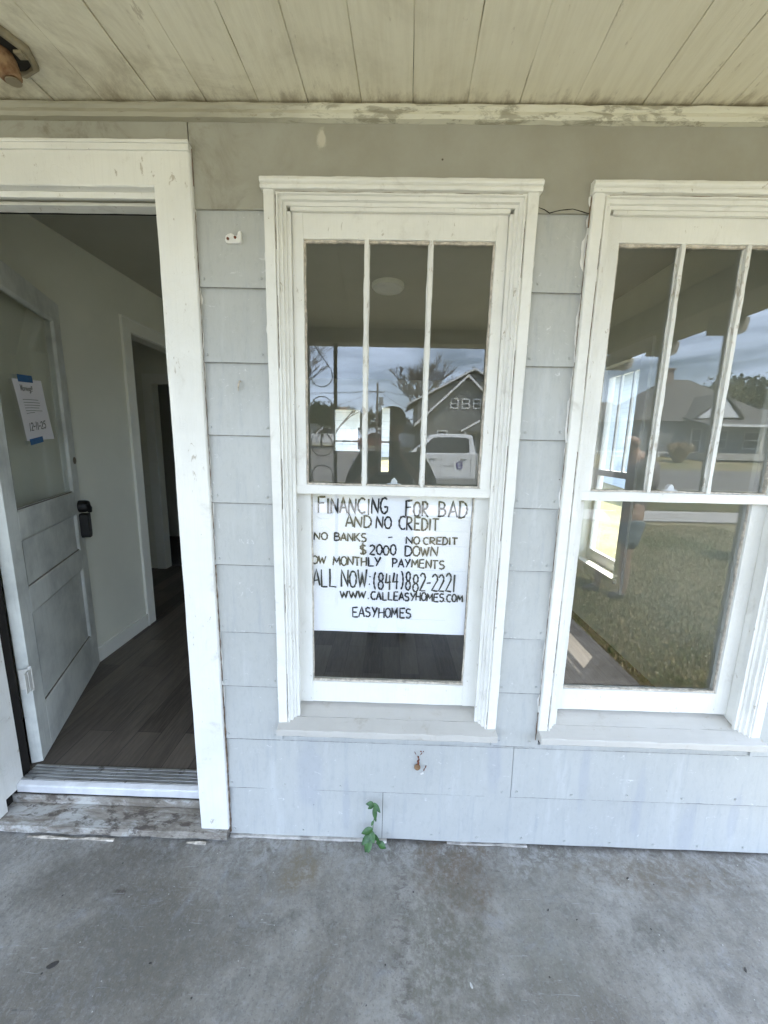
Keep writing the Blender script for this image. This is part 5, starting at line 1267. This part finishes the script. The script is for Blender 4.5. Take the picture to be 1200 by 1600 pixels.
# ---------------- vehicles
M['carwhite'] = simple('white_car_paint', (.78, .79, .80), .22, .01, 1, 0); M['tyre'] = simple('tyre_rubber', (.02, .02, .02), .8); M['rim'] = simple('alloy_rim', (.45, .45, .46), .3, metallic=.8)
M['chrome'] = simple('chrome', (.6, .6, .6), .12, 0, metallic=1.0); M['tint'] = simple('tinted_car_glass', (.020, .021, .023), .06, .05, 1, 0); M['redlens'] = simple('red_lens', (.35, .01, .01), .2)
M['carred'] = simple('dull_red_car_paint', (.15, .06, .045), .35, .05, 1, 0); M['sill_black'] = simple('black_trim_plastic', (.03, .03, .03), .6)
def wheel(par, x, y, r_=.41, w_=.28):
    mb = MB(); mb.lathe([(r_*.60, -w_/2), (r_*.92, -w_/2), (r_, -w_/2+.05), (r_, w_/2-.05), (r_*.92, w_/2), (r_*.60, w_/2)], (x, y, r_), 'y', 28); t = mb.build('wheel', M['tyre'], par)
    mb = MB(); mb.lathe([(r_*.60, -w_*.45), (r_*.58, w_*.50), (r_*.50, w_*.44), (r_*.15, w_*.40), (.01, w_*.42)], (x, y, r_), 'y', 20); mb.build('rim', M['rim'], t)
def pickup(name, x, y, z, sc_, label, rz=0.0, front=True, decal=False):
    """side profile in x (nose toward -x), near side at local y=0, car extends to y=-2.0"""
    root = empty(name, (x, y, z), rz, label, 'pickup truck'); root.scale = (sc_,)*3
    W = 2.0
    # lower body: hood, cab lower, bed with arches
    def arch(cx, r_=.50): return [(cx+r_*math.cos(t), .42+r_*math.sin(t)) for t in [math.pi*k/10 for k in range(11)]]
    bot = [(-1.55, .55)]+[(-.95+.50, .42)][:0]
    low = [(-1.62, .52)]+[(p[0], max(.45, p[1])) for p in arch(-.72)[::-1]]+[(.0, .45), (2.9, .45)]+[(p[0], max(.45, p[1])) for p in arch(3.42)[::-1]]+[(4.30, .50), (4.38, .62), (4.36, 1.28), (2.62, 1.28), (2.60, 1.33), (.42, 1.28), (.35, 1.25), (-1.25, 1.16), (-1.58, 1.02), (-1.68, .80)]
    mb = MB(); mb.prism(low, 'y', -W, 0); mb.build('body', M['carwhite'], root, bevel=.035, seg=3)
    # cab greenhouse tapered inward
    cabp = [(.30, 1.27), (1.02, 1.90), (1.22, 1.955), (2.30, 1.955), (2.46, 1.90), (2.58, 1.28)]
    vs = []; n_ = len(cabp)
    for (px_, pz_) in cabp: vs.append((px_, -.03-.12*(pz_-1.27)/.7, pz_))
    for (px_, pz_) in cabp: vs.append((px_, -W+.03+.12*(pz_-1.27)/.7, pz_))
    mb = MB(); mb.add(vs, [tuple(range(n_)), tuple(range(2*n_-1, n_-1, -1))]+[(i, i+n_, (i+1) % n_+n_, (i+1) % n_) for i in range(n_)]); mb.build('cab', M['carwhite'], root, bevel=.03, seg=3)
    def side(poly, off, nm, mat, t=.012, par=root):
        vs = []; m_ = len(poly)
        for s_ in (off, off+t):
            for (px_, pz_) in poly: vs.append((px_, -.03-.12*max(0, pz_-1.27)/.7+s_, pz_))
        mb = MB(); mb.add(vs, [tuple(range(m_)), tuple(range(2*m_-1, m_-1, -1))]+[(i, i+m_, (i+1) % m_+m_, (i+1) % m_) for i in range(m_)]); return mb.build(nm, mat, par)
    side([(.62, 1.32), (1.08, 1.80), (1.28, 1.84), (1.42, 1.84), (1.42, 1.32)], .004, 'front_window', M['tint'])
    side([(1.43, 1.32), (1.43, 1.84), (2.22, 1.84), (2.34, 1.80), (2.36, 1.32)], .004, 'rear_window', M['tint'])
    mb = MB(); mb.add([(.36, -.16, 1.31), (.36, -W+.16, 1.31), (.99, -W+.24, 1.86), (.99, -.24, 1.86), (.38, -.16, 1.29), (.38, -W+.16, 1.29), (1.01, -W+.24, 1.84), (1.01, -.24, 1.84)], [(0, 1, 2, 3), (4, 7, 6, 5), (0, 3, 7, 4), (1, 5, 6, 2), (0, 4, 5, 1), (2, 6, 7, 3)]); mb.v = [(a-.015, b_, c_+.012) for a, b_, c_ in mb.v]; mb.build('windscreen', M['tint'], root)
    mb = MB()
    for xx in (.40, 1.40, 2.42): mb.box(xx-.006, xx+.006, .0, .004, .50, 1.26)
    mb.box(.40, 2.42, .0, .004, .495, .505); mb.box(2.60, 2.62, .0, .004, .46, 1.27); mb.build('door_gap', M['sill_black'], root)
    for xx in (1.12, 2.16):
        mb = MB(); mb.box(xx-.12, xx+.12, .0, .035, 1.10, 1.135); mb.build('door_handle', M['chrome'], root, bevel=.01)
    mb = MB(); mb.box(.55, .72, .02, .20, 1.28, 1.50); mb.build('wing_mirror', M['sill_black'], root, bevel=.03)
    mb = MB(); mb.box(.1, 2.75, -.02, .10, .36, .42); mb.build('running_board', M['chrome'], root, bevel=.01)
    for xx in (-.72, 3.42):
        wheel(root, xx, -.17); wheel(root, xx, -W+.17)
    mb = MB(); mb.box(-1.76, -1.66, -W+.05, -.05, .50, .78); mb.build('front_bumper', M['chrome'], root, bevel=.03)
    mb = MB(); mb.box(4.38, 4.52, -W+.05, -.05, .52, .72); mb.build('rear_bumper', M['chrome'], root, bevel=.03)
    for yy in (-.02, -W+.02): mb = MB(); mb.box(4.30, 4.39, yy-.10 if yy < -1 else yy-.16, yy+.16 if yy < -1 else yy+.010, .92, 1.22); mb.build('tail_light', M['redlens'], root, bevel=.01)
    for yy in (-.30, -W+.30): mb = MB(); mb.box(-1.69, -1.58, yy-.2, yy+.2, .84, 1.02); mb.build('headlight', M['chrome'], root, bevel=.02)
    if decal:
        mb = MB(); dm = simple('purple_decal', (.07, .05, .30), .4, .05)
        def ring(cx_, cz_, a, b_, r_=.016):
            pts = [(cx_+a*math.copysign(abs(math.cos(t))**.5, math.cos(t)), .012, cz_+b_*math.copysign(abs(math.sin(t))**.5, math.sin(t))) for t in [k*2*math.pi/20 for k in range(21)]]; mb.tube(pts, r_, 6, .3)
        ring(2.02, .955, .085, .058, .018); ring(2.05, .845, .075, .058, .018)
        mb.tube([(1.94, .012, .90), (1.94, .012, .81)], .014, 6, .3)
        mb.build('door_logo', dm, root)
        mb = MB()
        for xa, zz_ in ((1.72, .94), (1.46, .895), (1.50, .85)): mb.box(xa, 1.86, .001, .005, zz_, zz_+.012)
        mb.build('door_lettering', M['greyink'], root)
    return root
pickup('pickup_truck', .34, -13.25, -.12, 1.10, 'large white crew-cab pickup parked close by with a purple logo on its rear door', 0, True, True)
pickup('pickup_truck', -7.6, -36.0, 1.13, 1.0, 'distant white pickup parked in front of the white garage doors', R(-25))
# red car
rc = empty('red_car', (-3.4, -35.5, gz(-35.5)), 0, 'dull red car parked far off by the utility pole', 'car')
mb = MB(); mb.prism([(-.3, .30), (4.1, .30), (4.25, .55), (4.2, .90), (3.5, 1.0), (2.9, 1.48), (1.5, 1.52), (.7, 1.05), (-.25, .9), (-.35, .55)], 'y', -1.7, 0); mb.build('body', M['carred'], rc, bevel=.05)
mb = MB(); mb.prism([(.95, 1.03), (1.58, 1.44), (2.82, 1.41), (3.3, 1.02)], 'y', .0, .01); mb.build('side_window', M['tint'], rc)
for xx in (.6, 3.4): wheel(rc, xx, -.13, .33, .2); wheel(rc, xx, -1.57, .33, .2)

# ---------------- people
def skin(name, nodes, edges, mat, parent=None, root=0, sub=2):
    me = bpy.data.meshes.new(name); me.from_pydata([n[:3] for n in nodes], edges, []); me.materials.append(mat)
    o = bpy.data.objects.new(name, me); C.objects.link(o)
    if parent: o.parent = parent
    sm = o.modifiers.new('skin', 'SKIN'); sm.use_smooth_shade = True
    if not me.skin_vertices: me.skin_vertices.new() if hasattr(me.skin_vertices, 'new') else None
    for i, n in enumerate(nodes):
        rr_ = n[3] if isinstance(n[3], tuple) else (n[3], n[3]); sv = me.skin_vertices[0].data[i]; sv.radius = rr_; sv.use_root = (i == root)
    ss = o.modifiers.new('sub', 'SUBSURF'); ss.levels = sub; ss.render_levels = sub
    return o
M['skin'] = simple('skin', (.42, .27, .20), .5, .06, 12, .05); M['skin_tan'] = simple('tanned_skin', (.46, .32, .24), .5, .08, 12, .05)
M['shirt_dark'] = simple('dark_charcoal_cotton', (.020, .020, .022), .9, .15, 10, .3); M['shirt_grey'] = simple('grey_cotton', (.24, .225, .23), .9, .15, 10, .3)
M['shorts'] = simple('pale_blue_grey_shorts', (.20, .26, .30), .85, .1, 9, .2); M['jeans'] = simple('dark_denim', (.02, .025, .04), .9, .2, 12, .2); M['shoe'] = simple('dark_shoe', (.05, .05, .05), .7); M['cap'] = simple('black_cap', (.012, .012, .013), .85)
def hand(nodes, edges, wrist, palm_dir, up, curl=.5, s=1.0):
    """five separate finger chains rooted in the palm, added to the body skeleton"""
    pd = Vector(palm_dir).normalized(); upv = Vector(up).normalized(); side = pd.cross(upv).normalized()
    W_ = Vector(nodes[wrist][:3]); palm = W_+pd*.05*s; nodes.append((*palm, (.030*s, .016*s))); pi_ = len(nodes)-1; edges.append((wrist, pi_))
    for k in range(4):
        o_ = (k-1.5)*.020*s; ln = (.070, .080, .075, .058)[k]*s; p0 = palm+side*o_+pd*.035*s; nodes.append((*p0, .0095*s)); a = len(nodes)-1; edges.append((pi_, a))
        p1 = p0+(pd*math.cos(curl*.6)-upv*math.sin(curl*.6))*ln*.5; nodes.append((*p1, .0085*s)); edges.append((a, len(nodes)-1))
        p2 = p1+(pd*math.cos(curl*1.7)-upv*math.sin(curl*1.7))*ln*.5; nodes.append((*p2, .0075*s)); edges.append((len(nodes)-2, len(nodes)-1))
    t0 = W_+pd*.025*s-side*.030*s; nodes.append((*t0, .011*s)); edges.append((pi_, len(nodes)-1)); t1 = t0+(pd*.6-side*.6-upv*.3).normalized()*.035*s; nodes.append((*t1, .0095*s)); edges.append((len(nodes)-2, len(nodes)-1))
    t2 = t1+(pd*.9-upv*.3).normalized()*.028*s; nodes.append((*t2, .008*s)); edges.append((len(nodes)-2, len(nodes)-1))
def head(nodes, edges, neck, c, f, s=1.0, ear=True):
    """head with brow, nose, chin and ears as extra nodes. c = centre, f = facing"""
    c = Vector(c); f = Vector(f).normalized(); up_ = Vector((0, 0, 1)); sd = f.cross(up_).normalized()
    def A(p, r_, to): nodes.append((*p, r_)); edges.append((to, len(nodes)-1)); return len(nodes)-1
    j = A(c-up_*.062*s+f*.012*s, (.060*s, .066*s), neck); k_ = A(c+up_*.0*s, (.074*s, .086*s), j); t = A(c+up_*.062*s-f*.008*s, (.066*s, .078*s), k_)
    A(c+f*.108*s-up_*.018*s, .012*s, k_)
    A(c+f*.088*s-up_*.092*s, .020*s, j)
    for q in (-1, 1): A(c+sd*q*.086*s-up_*.010*s, (.008*s, .018*s), k_)
def person_photographer():
    root = empty('person', (0, 0, 0), 0, 'person in dark shirt and cap photographing the window with a phone, seen as a reflection', 'person')
    H = -1.70
    N_ = [(0, H, .98, (.155, .11)), (0, H, 1.15, (.145, .105)), (0, H, 1.36, (.165, .115)), (0, H+.0, 1.50, (.15, .09)), (0, H+.005, 1.60, .055)]
    E_ = [(0, 1), (1, 2), (2, 3), (3, 4)]
    head(N_, E_, 4, (0, H+.02, 1.755), (0, 1, -.05), 1.08)
    def chain(start, pts):
        last = start
        for p in pts: N_.append(p); E_.append((last, len(N_)-1)); last = len(N_)-1
        return last
    for s_ in (-1, 1):
        w_ = chain(3, [(s_*.20, H, 1.50, .062), (s_*.285, H+.02, 1.37, .052), (s_*.315, H+.10, 1.25, .045), (s_*.21, H+.17, 1.37, .036), (s_*.105+.02, H+.225, 1.46, .026)])
        hand(N_, E_, w_, (-s_*.42, .30, .80), (s_, 0, .1), .7)
    for s_ in (-1, 1): chain(0, [(s_*.095, H, .88, .09), (s_*.11, H+.01, .50, .062), (s_*.115, H-.02, .28, .055), (s_*.12, H, .09, .04), (s_*.13, H+.14, .045, (.045, .03))])
    skin('body', N_, E_, M['skin'], root)
    S = [(0, H, .93, (.185, .14)), (0, H, 1.15, (.175, .13)), (0, H, 1.36, (.195, .14)), (0, H, 1.50, (.175, .11)), (0, H, 1.565, (.085, .075))]; SE = [(0, 1), (1, 2), (2, 3), (3, 4)]
    for s_ in (-1, 1):
        n0 = len(S); S += [(s_*.21, H, 1.50, .085), (s_*.29, H+.02, 1.37, .075), (s_*.318, H+.09, 1.26, .066), (s_*.25, H+.155, 1.33, .058)]; SE += [(3, n0), (n0, n0+1), (n0+1, n0+2), (n0+2, n0+3)]
    skin('shirt', S, SE, M['shirt_dark'], root)
    T = [(0, H, .97, (.175, .13))]; TE = []
    for s_ in (-1, 1): n0 = len(T); T += [(s_*.10, H, .86, .11), (s_*.115, H, .50, .085), (s_*.12, H, .12, .068)]; TE += [(0, n0), (n0, n0+1), (n0+1, n0+2)]
    skin('trousers', T, TE, M['jeans'], root)
    for s_ in (-1, 1): skin('shoe', [(s_*.12, H-.05, .055, .048), (s_*.125, H+.05, .050, .046), (s_*.135, H+.17, .042, .038)], [(0, 1), (1, 2)], M['shoe'], root)
    mb = MB(); prof = [(.105, -.02), (.110, .02), (.105, .06), (.085, .10), (.045, .122), (.005, .128)]; mb.lathe(prof, (0, 0, 0), 'z', 24)
    cp = mb.build('cap', M['cap'], root, smooth=True); cp.location = (0, H+.01, 1.79); cp.scale = (1, 1.18, 1)
    mb = MB(); mb.prism([(-.085, .08), (.085, .08), (.075, .16), (.04, .195), (-.04, .195), (-.075, .16)], 'z', -.012, -.004); mb.build('peak', M['cap'], cp, bevel=.003)
    mb = MB(); pts = [(-.135+.020*math.cos(t), H+.1445, 1.425+.024*math.sin(t)) for t in [k*2*math.pi/16 for k in range(17)]]; mb.tube(pts, .0035, 6, .5); mb.tube([(-.137, H+.1445, 1.413), (-.137, H+.1445, 1.437), (-.128, H+.1445, 1.431), (-.127, H+.1445, 1.418), (-.137, H+.1445, 1.413)], .0028, 6, .5)
    mb.build('shirt_emblem', simple('pale_pink_emblem', (.62, .42, .38), .5, .05), root)
person_photographer()
ph = empty('phone', (0, -1.368, 1.63), 0, 'black phone held up in both hands by the reflected photographer', 'phone')
mb = MB(); mb.box(-.018, .058, -.009, -.001, -.135, .018); mb.build('case', M['black'], ph, bevel=.004)
mb = MB(); mb.lathe([(.008, -.001), (.008, .0015)], (0, 0, 0), 'y', 16); mb.lathe([(.008, -.001), (.008, .0015)], (.022, 0, 0), 'y', 16); mb.build('lens', M['dark_glass'], ph)

def person_yard():
    """bald man in grey shirt and shorts, walking to the right across the lawn"""
    root = empty('person', (2.80, -3.0, -.12), 0, 'bald man in grey t-shirt and pale shorts standing on the lawn in the reflection', 'person')
    root.rotation_euler = (0, 0, R(172)); root.scale = (1.03, 1.03, 1.03)
    N_ = [(-.02, 0, .98, (.12, .13)), (-.01, 0, 1.18, (.115, .13)), (.02, 0, 1.42, (.12, .16)), (.05, 0, 1.55, (.09, .13)), (.085, 0, 1.65, .058)]
    E_ = [(0, 1), (1, 2), (2, 3), (3, 4)]
    head(N_, E_, 4, (.125, 0, 1.775), (1, .1, -.1), 1.0)
    def chain(start, pts):
        last = start
        for p in pts: N_.append(p); E_.append((last, len(N_)-1)); last = len(N_)-1
        return last
    for s_, dx in ((-1, .10), (1, -.16)):
        w_ = chain(3, [(.04, s_*.20, 1.52, .060), (.03, s_*.235, 1.34, .048), (.06, s_*.245, 1.21, .040), (.18, s_*.22, 1.20, .034), (.29, s_*.20, 1.21, .026)])
        hand(N_, E_, w_, (.95, 0, .05), (0, 0, 1), .6)
    chain(0, [(.0, -.10, .88, .095), (.06, -.11, .52, .062), (.045, -.11, .33, .058), (.03, -.11, .10, .038), (.05, -.11, .06, .036), (.19, -.12, .035, (.040, .028))])
    chain(0, [(-.03, .10, .88, .095), (.10, .11, .54, .062), (.17, .11, .36, .056), (.20, .11, .12, .038), (.21, .11, .06, .036), (.34, .12, .035, (.040, .028))])
    skin('body', N_, E_, M['skin_tan'], root)
    S = [(-.03, 0, .93, (.16, .175)), (-.02, 0, 1.18, (.155, .17)), (.01, 0, 1.42, (.155, .195)), (.04, 0, 1.55, (.11, .155)), (.07, 0, 1.615, (.075, .080))]; SE = [(0, 1), (1, 2), (2, 3), (3, 4)]
    for s_, dx in ((-1, .10), (1, -.16)): n0 = len(S); S += [(.03, s_*.20, 1.52, .080), (.03, s_*.237, 1.36, .072), (.045, s_*.245, 1.27, .066)]; SE += [(3, n0), (n0, n0+1), (n0+1, n0+2)]
    skin('shirt', S, SE, M['shirt_grey'], root)
    T = [(-.02, 0, .97, (.14, .155)), (.0, -.10, .86, .118), (.05, -.11, .58, .095), (.01, .10, .86, .118), (.09, .11, .60, .095)]; skin('shorts', T, [(0, 1), (1, 2), (0, 3), (3, 4)], M['shorts'], root)
    skin('shoe', [(.01, -.11, .05, .046), (.09, -.115, .045, .046), (.215, -.12, .036, .036)], [(0, 1), (1, 2)], M['shoe'], root)
    skin('shoe', [(.17, .11, .05, .046), (.25, .115, .045, .046), (.37, .12, .036, .036)], [(0, 1), (1, 2)], M['shoe'], root)
person_yard()
